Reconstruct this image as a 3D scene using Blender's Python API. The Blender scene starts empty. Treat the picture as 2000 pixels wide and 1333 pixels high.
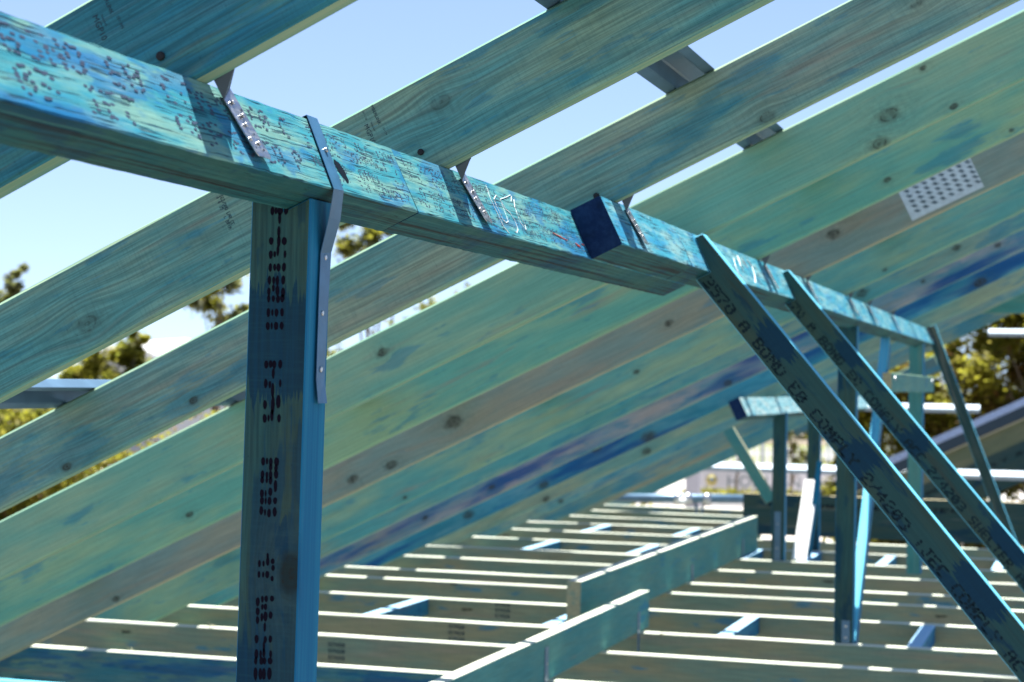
import bpy, bmesh, math, random
from mathutils import Vector, Matrix
SC = bpy.context.scene
COL = SC.collection
rnd = random.Random(7)
V = Vector

# ------------------------------------------------------------------ camera, sky, sun, exposure
cam_d = bpy.data.cameras.new("camera")
cam_d.sensor_width = 36.0
cam_d.lens = 65.65
cam_d.clip_start = 0.05
cam_d.clip_end = 2000
cam_d.dof.use_dof = True
cam_d.dof.focus_distance = 3.15
cam_d.dof.aperture_fstop = 7.2
cam_d.dof.aperture_blades = 0
cam = bpy.data.objects.new("camera", cam_d)
COL.objects.link(cam)
CR = V((0.95552842, 0.2943384, 0.01817527))
CU = V((-0.01072527, -0.02690558, 0.99958044))
CB = V((0.29470392, -0.95532246, -0.02255219))
cam.matrix_world = Matrix(((CR.x, CU.x, CB.x, 0), (CR.y, CU.y, CB.y, 0), (CR.z, CU.z, CB.z, 0), (0, 0, 0, 1)))
SC.camera = cam

SUN = V((-0.08, 0.2, 1.0)).normalized()
world = bpy.data.worlds.new("World")
SC.world = world
world.use_nodes = True
wn = world.node_tree
wn.nodes.clear()
wo = wn.nodes.new("ShaderNodeOutputWorld")
wb = wn.nodes.new("ShaderNodeBackground")
ws = wn.nodes.new("ShaderNodeTexSky")
ws.sky_type = 'NISHITA'
ws.sun_disc = False
ws.sun_elevation = math.asin(SUN.z)
ws.sun_rotation = math.atan2(SUN.x, SUN.y)
ws.altitude = 30
ws.air_density = 0.8
ws.dust_density = 0.1
ws.ozone_density = 3.0
wb.inputs['Strength'].default_value = 0.075
wt_ = wn.nodes.new("ShaderNodeMix"); wt_.data_type = 'RGBA'; wt_.blend_type = 'MULTIPLY'
wt_.inputs[0].default_value = 1.0
wt_.inputs[7].default_value = (1.13, 1.0, 0.95, 1.0)
wtc = wn.nodes.new("ShaderNodeTexCoord")
wad = wn.nodes.new("ShaderNodeVectorMath"); wad.operation = 'ADD'; wad.inputs[1].default_value = (0, 0, 0.085)
wno = wn.nodes.new("ShaderNodeVectorMath"); wno.operation = 'NORMALIZE'
wn.links.new(wtc.outputs['Generated'], wad.inputs[0]); wn.links.new(wad.outputs[0], wno.inputs[0]); wn.links.new(wno.outputs[0], ws.inputs[0])
wn.links.new(ws.outputs[0], wt_.inputs[6])
wn.links.new(wt_.outputs[2], wb.inputs[0])
wn.links.new(wb.outputs[0], wo.inputs[0])
sun_d = bpy.data.lights.new("sun", 'SUN')
sun_d.energy = 5.0
sun_d.angle = math.radians(0.53)
sun_d.color = (1.0, 0.96, 0.88)
sun_o = bpy.data.objects.new("sun", sun_d)
COL.objects.link(sun_o)
sun_o.rotation_euler = SUN.to_track_quat('Z', 'Y').to_euler()
SC.view_settings.view_transform = 'Standard'
SC.view_settings.look = 'None'
SC.view_settings.use_curve_mapping = False
SC.view_settings.gamma = 1.0
SC.view_settings.exposure = 1.65

# ------------------------------------------------------------------ tagging helpers
def tag(o, label=None, cat=None, group=None, kind=None):
    if label: o['label'] = label
    if cat: o['category'] = cat
    if group: o['group'] = group
    if kind: o['kind'] = kind
    return o

def link(name, me, M=None, parent=None):
    o = bpy.data.objects.new(name, me)
    COL.objects.link(o)
    if parent is not None:
        o.parent = parent
        if M is not None:
            o.matrix_parent_inverse = Matrix.Identity(4)
            o.matrix_basis = PW[parent.name].inverted() @ M
            PW[o.name] = M
        else:
            PW[o.name] = PW[parent.name]
    else:
        if M is not None: o.matrix_world = M
        PW[o.name] = M.copy() if M is not None else Matrix.Identity(4)
    return o
PW = {}

def mesh(name, verts, faces, mats, slots=None, smooth=False):
    me = bpy.data.meshes.new(name)
    me.from_pydata([tuple(v) for v in verts], [], faces)
    for m in mats: me.materials.append(m)
    if slots:
        me.polygons.foreach_set('material_index', slots)
    if smooth:
        me.polygons.foreach_set('use_smooth', [True] * len(me.polygons))
    me.update()
    return me

def empty(name, M):
    return link(name, None, M)

def frame(o, x, y, z):
    x, y, z = V(x), V(y), V(z)
    return Matrix(((x.x, y.x, z.x, o[0]), (x.y, y.y, z.y, o[1]), (x.z, y.z, z.z, o[2]), (0, 0, 0, 1)))

# ------------------------------------------------------------------ node helpers
class NT:
    def __init__(s, name):
        s.m = bpy.data.materials.new(name)
        s.m.use_nodes = True
        s.t = s.m.node_tree
        s.t.nodes.clear()
        s.out = s.n('ShaderNodeOutputMaterial')
        s.b = s.n('ShaderNodeBsdfPrincipled')
        s.l(s.b.outputs[0], s.out.inputs[0])
    def n(s, t): return s.t.nodes.new(t)
    def l(s, a, b): s.t.links.new(a, b)
    def put(s, sock, v):
        if isinstance(v, (int, float)): sock.default_value = v
        elif isinstance(v, (tuple, list)):
            sock.default_value = tuple(v) if len(sock.default_value) == len(v) else tuple(v) + (1.0,)
        else: s.l(v, sock)
    def math(s, op, a, b=0.0, c=None, clamp=False):
        n = s.n('ShaderNodeMath'); n.operation = op; n.use_clamp = clamp
        s.put(n.inputs[0], a); s.put(n.inputs[1], b)
        if c is not None: s.put(n.inputs[2], c)
        return n.outputs[0]
    def vmath(s, op, a, b):
        n = s.n('ShaderNodeVectorMath'); n.operation = op
        s.put(n.inputs[0], a); s.put(n.inputs[1], b)
        return n.outputs['Value'] if op in ('LENGTH', 'DISTANCE') else n.outputs[0]
    def noise(s, vec, scale=1.0, detail=3.0, rough=0.55, dist=0.0):
        n = s.n('ShaderNodeTexNoise')
        s.put(n.inputs['Vector'], vec)
        n.inputs['Scale'].default_value = scale
        n.inputs['Detail'].default_value = detail
        n.inputs['Roughness'].default_value = rough
        n.inputs['Distortion'].default_value = dist
        return n.outputs[0]
    def ramp(s, f, lo, hi, a=0.0, b=1.0):
        n = s.n('ShaderNodeMapRange'); n.interpolation_type = 'SMOOTHSTEP'
        s.put(n.inputs[0], f); s.put(n.inputs[1], lo); s.put(n.inputs[2], hi)
        s.put(n.inputs[3], a); s.put(n.inputs[4], b)
        return n.outputs[0]
    def mix(s, f, a, b, mode='MIX'):
        n = s.n('ShaderNodeMix'); n.data_type = 'RGBA'; n.blend_type = mode
        s.put(n.inputs[0], f); s.put(n.inputs[6], a); s.put(n.inputs[7], b)
        return n.outputs[2]
    def attr(s, name):
        n = s.n('ShaderNodeAttribute'); n.attribute_type = 'OBJECT'; n.attribute_name = name
        return n.outputs['Fac']
    def coords(s):
        tc = s.n('ShaderNodeTexCoord')
        oi = s.n('ShaderNodeObjectInfo')
        off = s.math('MULTIPLY', oi.outputs['Random'], 37.0)
        return tc.outputs['Object'], off
    def bump(s, h, strength=0.3, dist=0.002):
        n = s.n('ShaderNodeBump')
        n.inputs['Strength'].default_value = strength
        n.inputs['Distance'].default_value = dist
        s.put(n.inputs['Height'], h)
        s.l(n.outputs[0], s.b.inputs['Normal'])
    def col(s, c, rough=0.65, spec=0.3, metal=0.0):
        s.put(s.b.inputs['Base Color'], c)
        s.put(s.b.inputs['Roughness'], rough)
        s.b.inputs['Specular IOR Level'].default_value = spec
        s.b.inputs['Metallic'].default_value = metal

# ------------------------------------------------------------------ materials
TEAL = (0.075, 0.300, 0.290)
GREEN = (0.185, 0.330, 0.255)
BLUE = (0.012, 0.190, 0.330)
DEEP = (0.006, 0.075, 0.260)
TAN = (0.330, 0.290, 0.215)
BROWN = (0.085, 0.062, 0.045)

def timber(name, teal=TEAL, green=GREEN, blue=BLUE, dye=0.0, warm=0.0, deep=0.0, knots=(), rnd_knots=False, grain=1.0, dark=1.0, blotch=1.0, warmc=TAN, kcol=(0.050, 0.050, 0.036), pools=()):
    """Blue-dyed treated pine. Grain runs along local X."""
    t = NT(name)
    co, off = t.coords()
    sep = t.n('ShaderNodeSeparateXYZ'); t.l(co, sep.inputs[0])
    x, y, z = sep.outputs[0], sep.outputs[1], sep.outputs[2]
    zz = z
    kmask = None; kdark = None; khalo = None
    for i, (kx, kz, r, *st_) in enumerate(knots):
        st_ = st_[0] if st_ else 0.85
        dx = t.math('DIVIDE', t.math('SUBTRACT', x, kx), r * 1.25)
        dz = t.math('DIVIDE', t.math('SUBTRACT', z, kz), r * 0.8)
        d2 = t.math('ADD', t.math('MULTIPLY', dx, dx), t.math('MULTIPLY', dz, dz))
        wob = t.noise(t.vmath('MULTIPLY', co, (30, 30, 30)), 1.0, 2.0)
        d = t.math('ADD', t.math('SQRT', d2), t.math('MULTIPLY', t.math('SUBTRACT', wob, 0.5), 0.5))
        body = t.math('MULTIPLY', t.ramp(d, 0.55, 1.15, 1.0, 0.0), st_)
        rg = t.math('SINE', t.math('MULTIPLY', d, 13.0))
        ring = t.math('MULTIPLY', t.math('MULTIPLY', t.ramp(rg, 0.2, 0.9), t.ramp(d, 0.9, 1.12, 1.0, 0.0)), min(1.0, st_ + 0.15))
        halo = t.math('POWER', 2.718, t.math('MULTIPLY', d2, -0.16))
        bulge = t.math('MULTIPLY', t.math('MULTIPLY', dz, r * 0.55), t.math('POWER', 2.718, t.math('MULTIPLY', d2, -0.22)))
        zz = t.math('SUBTRACT', zz, bulge)
        kmask = body if kmask is None else t.math('MAXIMUM', kmask, body)
        kdark = ring if kdark is None else t.math('MAXIMUM', kdark, ring)
        khalo = halo if khalo is None else t.math('MAXIMUM', khalo, halo)
    xo = t.math('ADD', x, off)
    cmb = t.n('ShaderNodeCombineXYZ')
    t.l(xo, cmb.inputs[0]); t.l(y, cmb.inputs[1]); t.l(zz, cmb.inputs[2])
    P = cmb.outputs[0]
    # cathedral grain lines
    warp = t.noise(t.vmath('MULTIPLY', P, (1.1, 3.0, 6.0)), 1.0, 2.0)
    line = t.math('SINE', t.math('ADD', t.math('MULTIPLY', zz, 190.0), t.math('MULTIPLY', warp, 34.0)))
    line = t.ramp(line, 0.45, 1.0)
    fib = t.noise(t.vmath('MULTIPLY', P, (5.0, 160.0, 190.0)), 1.0, 4.0, 0.65)
    saw = t.noise(t.vmath('MULTIPLY', P, (240.0, 14.0, 14.0)), 1.0, 2.0)
    # broad tone
    tone = t.noise(t.vmath('MULTIPLY', P, (1.6, 5.0, 9.0)), 1.0, 4.0, 0.6)
    c = t.mix(t.ramp(tone, 0.38, 0.66), teal, green)
    # warm streaks of undyed heartwood
    wm = t.noise(t.vmath('MULTIPLY', t.vmath('ADD', P, (5.3, 1.0, 2.0)), (1.3, 6.0, 15.0)), 1.0, 4.0, 0.62)
    c = t.mix(t.math('MULTIPLY', t.ramp(t.math('ADD', wm, warm), 0.56, 0.76), 0.75), c, warmc)
    # earlywood lines, brownish
    c = t.mix(t.math('MULTIPLY', t.math('MULTIPLY', line, t.ramp(warp, 0.35, 0.65)), 0.16 * grain), c, tuple(k * 0.8 for k in warmc))
    # dye pools: two scales, ragged along the grain
    rag = t.math('MULTIPLY', t.math('SUBTRACT', fib, 0.5), 0.26)
    b1 = t.noise(t.vmath('MULTIPLY', t.vmath('ADD', P, (9.1, 3.3, 7.7)), (2.6, 5.0, 12.0)), 1.0, 4.0, 0.55)
    b1 = t.ramp(t.math('ADD', t.math('ADD', b1, rag), dye), 0.575, 0.63)
    c = t.mix(t.math('MULTIPLY', b1, 0.72 * blotch), c, blue)
    b2 = t.noise(t.vmath('MULTIPLY', t.vmath('ADD', P, (2.1, 13.3, 1.7)), (7.0, 16.0, 34.0)), 1.0, 3.0, 0.55)
    b2 = t.ramp(t.math('ADD', t.math('ADD', b2, rag), dye), 0.63, 0.68)
    c = t.mix(t.math('MULTIPLY', b2, 0.55 * blotch), c, blue)
    if deep != 0.0:
        b3 = t.noise(t.vmath('MULTIPLY', t.vmath('ADD', P, (4.4, 6.0, 11.0)), (0.9, 4.0, 8.0)), 1.0, 3.0, 0.5)
        b3 = t.ramp(t.math('ADD', t.math('ADD', b3, rag), deep), 0.52, 0.64)
        c = t.mix(t.math('MULTIPLY', b3, 0.85), c, DEEP)
    for (px_, pz_, rx_, rz_) in pools:
        jag = t.noise(t.vmath('MULTIPLY', P, (4.0, 120.0, 120.0)), 1.0, 3.0, 0.6)
        ax_ = t.math('DIVIDE', t.math('SUBTRACT', t.math('ADD', x, t.math('MULTIPLY', t.math('SUBTRACT', jag, 0.5), 0.16)), px_), rx_)
        az_ = t.math('DIVIDE', t.math('SUBTRACT', t.math('ADD', z, t.math('MULTIPLY', t.math('SUBTRACT', tone, 0.5), 0.05)), pz_), rz_)
        pd_ = t.math('ADD', t.math('POWER', t.math('ABSOLUTE', ax_), 4.0), t.math('POWER', t.math('ABSOLUTE', az_), 4.0))
        c = t.mix(t.math('MULTIPLY', t.ramp(pd_, 0.85, 1.15, 1.0, 0.0), 0.9), c, blue)
    # fibre value variation
    c = t.mix(t.ramp(fib, 0.30, 0.72), t.mix(0.35 * grain, c, (0.01, 0.03, 0.04)), c)
    c = t.mix(t.math('MULTIPLY', t.ramp(saw, 0.45, 0.7), 0.10 * grain), c, (0.02, 0.10, 0.12))
    # specks
    sp = t.noise(t.vmath('MULTIPLY', P, (160.0, 160.0, 230.0)), 1.0, 1.0)
    c = t.mix(t.math('MULTIPLY', t.ramp(sp, 0.70, 0.76), 0.35), c, (0.01, 0.02, 0.03))
    if rnd_knots:
        vo = t.n('ShaderNodeTexVoronoi'); vo.inputs['Scale'].default_value = 1.0
        t.l(t.vmath('MULTIPLY', P, (1.7, 0.0, 6.5)), vo.inputs['Vector'])
        dv = t.math('ADD', vo.outputs['Distance'], t.math('MULTIPLY', t.math('SUBTRACT', fib, 0.5), 0.05))
        body = t.ramp(dv, 0.045, 0.075, 1.0, 0.0)
        kmask = body if kmask is None else t.math('MAXIMUM', kmask, body)
        ring = t.math('MULTIPLY', t.ramp(dv, 0.02, 0.05), body)
        kdark = ring if kdark is None else t.math('MAXIMUM', kdark, ring)
        halo = t.ramp(dv, 0.05, 0.26, 1.0, 0.0)
        khalo = halo if khalo is None else t.math('MAXIMUM', khalo, halo)
    if kmask is not None:
        kn = t.noise(t.vmath('MULTIPLY', P, (60.0, 60.0, 90.0)), 1.0, 3.0)
        c = t.mix(t.math('MULTIPLY', t.math('MULTIPLY', khalo, t.ramp(kn, 0.3, 0.7)), 0.35), c, (0.07, 0.13, 0.11))
        c = t.mix(t.math('MULTIPLY', t.math('MULTIPLY', kmask, t.ramp(kn, 0.15, 0.6, 0.55, 1.0)), 0.85), c, kcol)
        c = t.mix(t.math('MULTIPLY', t.math('MULTIPLY', kdark, t.ramp(kn, 0.40, 0.62)), 0.75), c, (0.020, 0.022, 0.020))
    if dark != 1.0:
        c = t.mix(1.0 - dark, c, (0, 0, 0))
    t.col(c, 0.68, 0.12)
    h = t.math('ADD', t.math('MULTIPLY', fib, 0.6), t.math('MULTIPLY', line, 0.4))
    t.bump(h, 0.35 * grain, 0.0012)
    return t.m

def edge_timber(name, a, b, c3):
    """planed narrow edge: paler, streaked along the grain"""
    t = NT(name)
    co, off = t.coords()
    cm = t.n('ShaderNodeCombineXYZ'); t.l(off, cm.inputs[0])
    P = t.vmath('ADD', co, cm.outputs[0])
    s1 = t.noise(t.vmath('MULTIPLY', P, (1.2, 70.0, 70.0)), 1.0, 4.0, 0.6)
    s2 = t.noise(t.vmath('MULTIPLY', P, (2.4, 18.0, 18.0)), 1.0, 3.0, 0.55)
    c = t.mix(t.ramp(s1, 0.35, 0.7), a, b)
    c = t.mix(t.math('MULTIPLY', t.ramp(s2, 0.56, 0.70), 0.6), c, c3)
    t.col(c, 0.70, 0.12)
    t.bump(s1, 0.25, 0.001)
    return t.m

def lvl(name, face=True, tint=(0.16, 0.40, 0.40), pale=(0.34, 0.46, 0.36), blue=(0.015, 0.21, 0.42), dye=0.0, dark=1.0):
    """laminated veneer: local X along length, local Y through the veneers"""
    t = NT(name)
    co, off = t.coords()
    cm = t.n('ShaderNodeCombineXYZ'); t.l(off, cm.inputs[0])
    P = t.vmath('ADD', co, cm.outputs[0])
    fib = t.noise(t.vmath('MULTIPLY', P, (7.0, 190.0, 150.0)), 1.0, 4.0, 0.65)
    c = t.mix(t.ramp(t.noise(t.vmath('MULTIPLY', P, (4.5, 10.0, 26.0)), 1.0, 4.0, 0.62), 0.40, 0.64), tint, pale)
    rag = t.math('MULTIPLY', t.math('SUBTRACT', fib, 0.5), 0.14)
    b1 = t.noise(t.vmath('MULTIPLY', t.vmath('ADD', P, (3.0, 7.0, 1.0)), (6.0, 14.0, 15.0)), 1.0, 4.0, 0.6)
    c = t.mix(t.math('MULTIPLY', t.ramp(t.math('ADD', t.math('ADD', b1, rag), dye), 0.53, 0.62), 0.60), c, blue)
    b0 = t.noise(t.vmath('MULTIPLY', t.vmath('ADD', P, (13.0, 2.0, 5.0)), (1.6, 5.0, 7.0)), 1.0, 4.0, 0.55)
    c = t.mix(t.math('MULTIPLY', t.ramp(t.math('ADD', t.math('ADD', b0, rag), dye), 0.57, 0.68), 0.75), c, blue)
    if face:
        # drying checks: thin dark cracks wandering along the length
        w = t.noise(t.vmath('MULTIPLY', P, (9.0, 9.0, 9.0)), 1.0, 2.0)
        sep = t.n('ShaderNodeSeparateXYZ'); t.l(P, sep.inputs[0])
        cz = t.math('ADD', sep.outputs[2], t.math('MULTIPLY', w, 0.010))
        cc = t.n('ShaderNodeCombineXYZ')
        t.l(sep.outputs[0], cc.inputs[0]); t.l(sep.outputs[1], cc.inputs[1]); t.l(cz, cc.inputs[2])
        cr = t.noise(t.vmath('MULTIPLY', cc.outputs[0], (4.5, 5.0, 230.0)), 1.0, 2.0, 0.5)
        crack = t.ramp(t.math('ABSOLUTE', t.math('SUBTRACT', cr, 0.40)), 0.0, 0.085, 1.0, 0.0)
        gate = t.ramp(t.noise(t.vmath('MULTIPLY', P, (14.0, 11.0, 44.0)), 1.0, 2.0), 0.42, 0.54)
        crack = t.math('MULTIPLY', crack, gate)
        c = t.mix(t.math('MULTIPLY', crack, 0.9), c, (0.004, 0.035, 0.06))
        fl = t.noise(t.vmath('MULTIPLY', P, (7.0, 30.0, 200.0)), 1.0, 3.0, 0.6)
        c = t.mix(t.math('MULTIPLY', t.ramp(fl, 0.56, 0.68), 0.42), c, (0.006, 0.09, 0.16))
        c = t.mix(t.math('MULTIPLY', t.ramp(fl, 0.42, 0.30), 0.30), c, (0.34, 0.46, 0.38))
        t.bump(t.math('SUBTRACT', t.math('MULTIPLY', fib, 0.5), crack), 0.5, 0.0015)
    else:
        lam = t.noise(t.vmath('MULTIPLY', P, (1.3, 120.0, 3.0)), 1.0, 3.0, 0.6)
        c = t.mix(t.math('MULTIPLY', t.ramp(lam, 0.50, 0.66), 0.9), c, (0.014, 0.012, 0.011))
        c = t.mix(t.math('MULTIPLY', t.ramp(lam, 0.44, 0.30), 0.8), c, (0.045, 0.165, 0.155))
        ck = t.noise(t.vmath('MULTIPLY', P, (26.0, 300.0, 40.0)), 1.0, 2.0)
        c = t.mix(t.math('MULTIPLY', t.ramp(ck, 0.64, 0.70), 0.6), c, (0.006, 0.02, 0.03))
        t.bump(lam, 0.6, 0.003)
    c = t.mix(t.ramp(fib, 0.28, 0.7), t.mix(0.3, c, (0.0, 0.03, 0.05)), c)
    if dark != 1.0: c = t.mix(1.0 - dark, c, (0, 0, 0))
    t.col(c, 0.68, 0.12)
    return t.m

def flat(name, c, rough=0.6, spec=0.3, metal=0.0, var=0.0, scale=20.0):
    t = NT(name)
    if var:
        co, off = t.coords()
        n = t.noise(t.vmath('MULTIPLY', co, (scale, scale, scale)), 1.0, 4.0)
        c = t.mix(t.ramp(n, 0.3, 0.7), tuple(k * (1 - var) for k in c), tuple(min(1, k * (1 + var)) for k in c))
    t.col(c, rough, spec, metal)
    return t.m

def metal(name, c, rough):
    t = NT(name)
    co, off = t.coords()
    n = t.noise(t.vmath('MULTIPLY', co, (38, 38, 38)), 1.0, 5.0, 0.65)
    n2 = t.noise(t.vmath('MULTIPLY', co, (9, 240, 240)), 1.0, 3.0)
    cc = t.mix(t.ramp(n, 0.35, 0.68), c, tuple(k * 0.72 for k in c))
    t.col(cc, t.ramp(n2, 0.3, 0.7, rough - 0.08, rough + 0.12), 0.5, 1.0)
    t.bump(n2, 0.08, 0.0006)
    return t.m

M_EDGE = edge_timber("pale_green_edge", (0.16, 0.32, 0.23), (0.29, 0.39, 0.26), (0.08, 0.28, 0.27))
M_TANEDGE = edge_timber("tan_edge", (0.34, 0.31, 0.20), (0.44, 0.39, 0.25), (0.18, 0.30, 0.24))
M_JTOP = edge_timber("sunlit_pale_top", (0.52, 0.56, 0.46), (0.62, 0.64, 0.54), (0.36, 0.50, 0.44))  # colour raised to imitate blown-out sunlight on joist and beam tops
M_BLUEEDGE = edge_timber("blue_edge", (0.010, 0.14, 0.28), (0.020, 0.21, 0.35), (0.004, 0.075, 0.19))
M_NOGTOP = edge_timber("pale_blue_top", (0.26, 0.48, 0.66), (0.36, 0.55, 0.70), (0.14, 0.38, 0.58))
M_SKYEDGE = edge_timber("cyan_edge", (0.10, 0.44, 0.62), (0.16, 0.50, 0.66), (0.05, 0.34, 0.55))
M_LVLF = lvl("veneer_face", True, (0.035, 0.26, 0.33), (0.17, 0.36, 0.32), (0.006, 0.13, 0.34), 0.03)
M_LVLF2 = lvl("veneer_face_smooth", True, (0.05, 0.31, 0.42), (0.22, 0.42, 0.44), (0.015, 0.21, 0.42), 0.02)
M_LVLU = lvl("veneer_edges", False, (0.012, 0.100, 0.115), (0.030, 0.115, 0.105), (0.004, 0.055, 0.11), 0.0)
M_END = edge_timber("inky_end_grain", (0.004, 0.020, 0.07), (0.010, 0.035, 0.10), (0.002, 0.010, 0.03))
M_POST = timber("post_veneer", (0.036, 0.110, 0.105), (0.062, 0.110, 0.080), (0.004, 0.045, 0.095), dye=0.02, warm=-0.02, grain=1.7, blotch=1.0, warmc=(0.075, 0.062, 0.036), kcol=(0.010, 0.014, 0.012), knots=[(-0.285, 1.112, 0.030)], pools=[(0.055, 1.150, 0.085, 0.055), (-0.62, 1.175, 0.24, 0.035), (-0.24, 1.135, 0.03, 0.012)])
M_STRUT = timber("strut_veneer", (0.030, 0.090, 0.090), (0.055, 0.085, 0.060), (0.004, 0.038, 0.085), dye=0.03, warm=0.0, grain=0.9, blotch=1.1, warmc=(0.060, 0.052, 0.034), pools=[(-0.11, 0.060, 0.060, 0.028), (0.27, 0.035, 0.05, 0.05), (0.74, 0.065, 0.09, 0.032)])
M_JOIST = timber("joist_pine", (0.190, 0.290, 0.225), (0.310, 0.310, 0.195), BLUE, dye=-0.06, warm=0.05, rnd_knots=True)
M_JOISTB = timber("joist_pine_blue", (0.035, 0.21, 0.29), (0.14, 0.27, 0.25), (0.008, 0.10, 0.28), dye=0.04, warm=0.0, rnd_knots=True, grain=1.3)
M_BEAM = timber("hanging_beam_pine", (0.075, 0.285, 0.275), (0.130, 0.315, 0.265), BLUE, dye=-0.06, warm=-0.05, rnd_knots=False)
M_NOG = timber("nogging_pine_blue", (0.02, 0.19, 0.34), (0.05, 0.26, 0.38), (0.006, 0.11, 0.28), dye=0.06)
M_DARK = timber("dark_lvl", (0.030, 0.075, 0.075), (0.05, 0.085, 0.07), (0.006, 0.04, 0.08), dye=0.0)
M_INK = flat("dark_ink", (0.007, 0.006, 0.014), 0.8, 0.05)
M_INK2 = flat("grey_ink", (0.035, 0.060, 0.085), 0.8, 0.05)
M_INK3 = flat("faded_purple_ink", (0.050, 0.075, 0.125), 0.8, 0.05)
M_INKS = flat("soaked_ink", (0.013, 0.030, 0.042), 0.8, 0.05)
M_CHALK = flat("white_crayon", (0.75, 0.80, 0.82), 0.8, 0.1)
M_RED = flat("red_crayon", (0.55, 0.12, 0.10), 0.8, 0.1)
M_ZINC = metal("galvanised_steel", (0.56, 0.58, 0.62), 0.36)
M_ZINCB = flat("dull_blue_steel", (0.11, 0.20, 0.29), 0.38, 0.6, 0.35, 0.10, 12)
M_NAIL = metal("nail_steel", (0.60, 0.60, 0.60), 0.3)
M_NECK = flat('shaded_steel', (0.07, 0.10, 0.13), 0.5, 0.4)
M_STRAP = flat("blue_grey_strap", (0.045, 0.15, 0.28), 0.42, 0.5, 0.25, 0.12, 30)
M_WHITEP = flat("white_board", (0.82, 0.84, 0.82), 0.6, 0.3)
M_LABEL = flat("sticker_white", (0.62, 0.66, 0.66), 0.5, 0.3, 0.0, 0.05, 60)
M_HOLE = flat("knot_hole", (0.004, 0.010, 0.02), 0.9, 0.05)
M_BLACK = flat("sooty_nail", (0.02, 0.02, 0.022), 0.7, 0.3)

# ------------------------------------------------------------------ solid builders
def board(name, M, x0, x1, y0, y1, z0, z1, face, edge=None, end=None, seg=0.35, jit=0.0008, ch=0.0025, parent=None, bow=0.0):
    """sawn board along local X with softened arrises and a little waviness; slots: 0 wide faces (local Y), 1 edges (local Z), 2 ends"""
    edge = edge or face; end = end or edge
    n = max(1, int(round((x1 - x0) / seg)))
    verts, faces, sl = [], [], []
    prof = [(y0 + ch, z0), (y1 - ch, z0), (y1, z0 + ch), (y1, z1 - ch), (y1 - ch, z1), (y0 + ch, z1), (y0, z1 - ch), (y0, z0 + ch)]
    kind = [1, 0, 0, 1, 1, 1, 0, 0]
    r = random.Random(sum(map(ord, name)) * 13 + int((M[1][3] + M[0][3] * 3) * 1000))
    ph = r.uniform(0, 6)
    for i in range(n + 1):
        x = x0 + (x1 - x0) * i / n
        bz = bow * math.sin(math.pi * i / n + ph)
        for k, (a, b) in enumerate(prof):
            verts.append((x, a + r.uniform(-jit, jit), b + bz + r.uniform(-jit, jit)))
    for i in range(n):
        for k in range(8):
            a = i * 8 + k; b = i * 8 + (k + 1) % 8
            faces.append((a, b, b + 8, a + 8)); sl.append(kind[k])
    faces.append(tuple(range(7, -1, -1))); sl.append(2)
    faces.append(tuple(range(n * 8, n * 8 + 8))); sl.append(2)
    me = mesh(name, verts, faces, [face, edge, end], sl)
    bm = bmesh.new(); bm.from_mesh(me); bmesh.ops.recalc_face_normals(bm, faces=bm.faces); bm.to_mesh(me); bm.free()
    return link(name, me, M, parent)

def prism(name, M, poly, y0, y1, face, side, parent=None, ch=0.0018, nsub=0):
    """polygon in local XZ extruded along local Y; slot 0 = the two broad faces, slot 1 = the sides"""
    bm = bmesh.new()
    vs = [bm.verts.new((a, y0, b)) for a, b in poly]
    f = bm.faces.new(vs)
    r = bmesh.ops.extrude_face_region(bm, geom=[f])
    bmesh.ops.translate(bm, verts=[g for g in r['geom'] if isinstance(g, bmesh.types.BMVert)], vec=(0, y1 - y0, 0))
    bmesh.ops.recalc_face_normals(bm, faces=bm.faces)
    if ch:
        bmesh.ops.bevel(bm, geom=list(bm.edges), offset=ch, segments=1, affect='EDGES')
    me = bpy.data.meshes.new(name)
    bm.to_mesh(me); bm.free()
    me.materials.append(face); me.materials.append(side)
    for p in me.polygons: p.material_index = 0 if abs(p.normal.y) > 0.8 else 1
    return link(name, me, M, parent)

def box_me(name, lo, hi, mat):
    (a, b, c), (d, e, f) = lo, hi
    v = [(a, b, c), (d, b, c), (d, e, c), (a, e, c), (a, b, f), (d, b, f), (d, e, f), (a, e, f)]
    return mesh(name, v, [(3, 2, 1, 0), (4, 5, 6, 7), (0, 1, 5, 4), (1, 2, 6, 5), (2, 3, 7, 6), (3, 0, 4, 7)], [mat])

def tube_me(name, pts, r, mat, n=10, caps=True, smooth=True):
    verts, faces = [], []
    pts = [V(p) for p in pts]
    for i, p in enumerate(pts):
        d = (pts[min(i + 1, len(pts) - 1)] - pts[max(i - 1, 0)]).normalized()
        a = d.orthogonal().normalized() if i == 0 else (a - d * a.dot(d)).normalized()
        b = d.cross(a)
        rr_ = r[i] if isinstance(r, (list, tuple)) else r
        for k in range(n):
            th = 2 * math.pi * k / n
            verts.append(p + a * (rr_ * math.cos(th)) + b * (rr_ * math.sin(th)))
    for i in range(len(pts) - 1):
        for k in range(n):
            q = i * n + k; w = i * n + (k + 1) % n
            faces.append((q, w, w + n, q + n))
    if caps:
        faces.append(tuple(range(n - 1, -1, -1))); faces.append(tuple(range((len(pts) - 1) * n, len(pts) * n)))
    return mesh(name, verts, faces, [mat], None, smooth)

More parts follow.
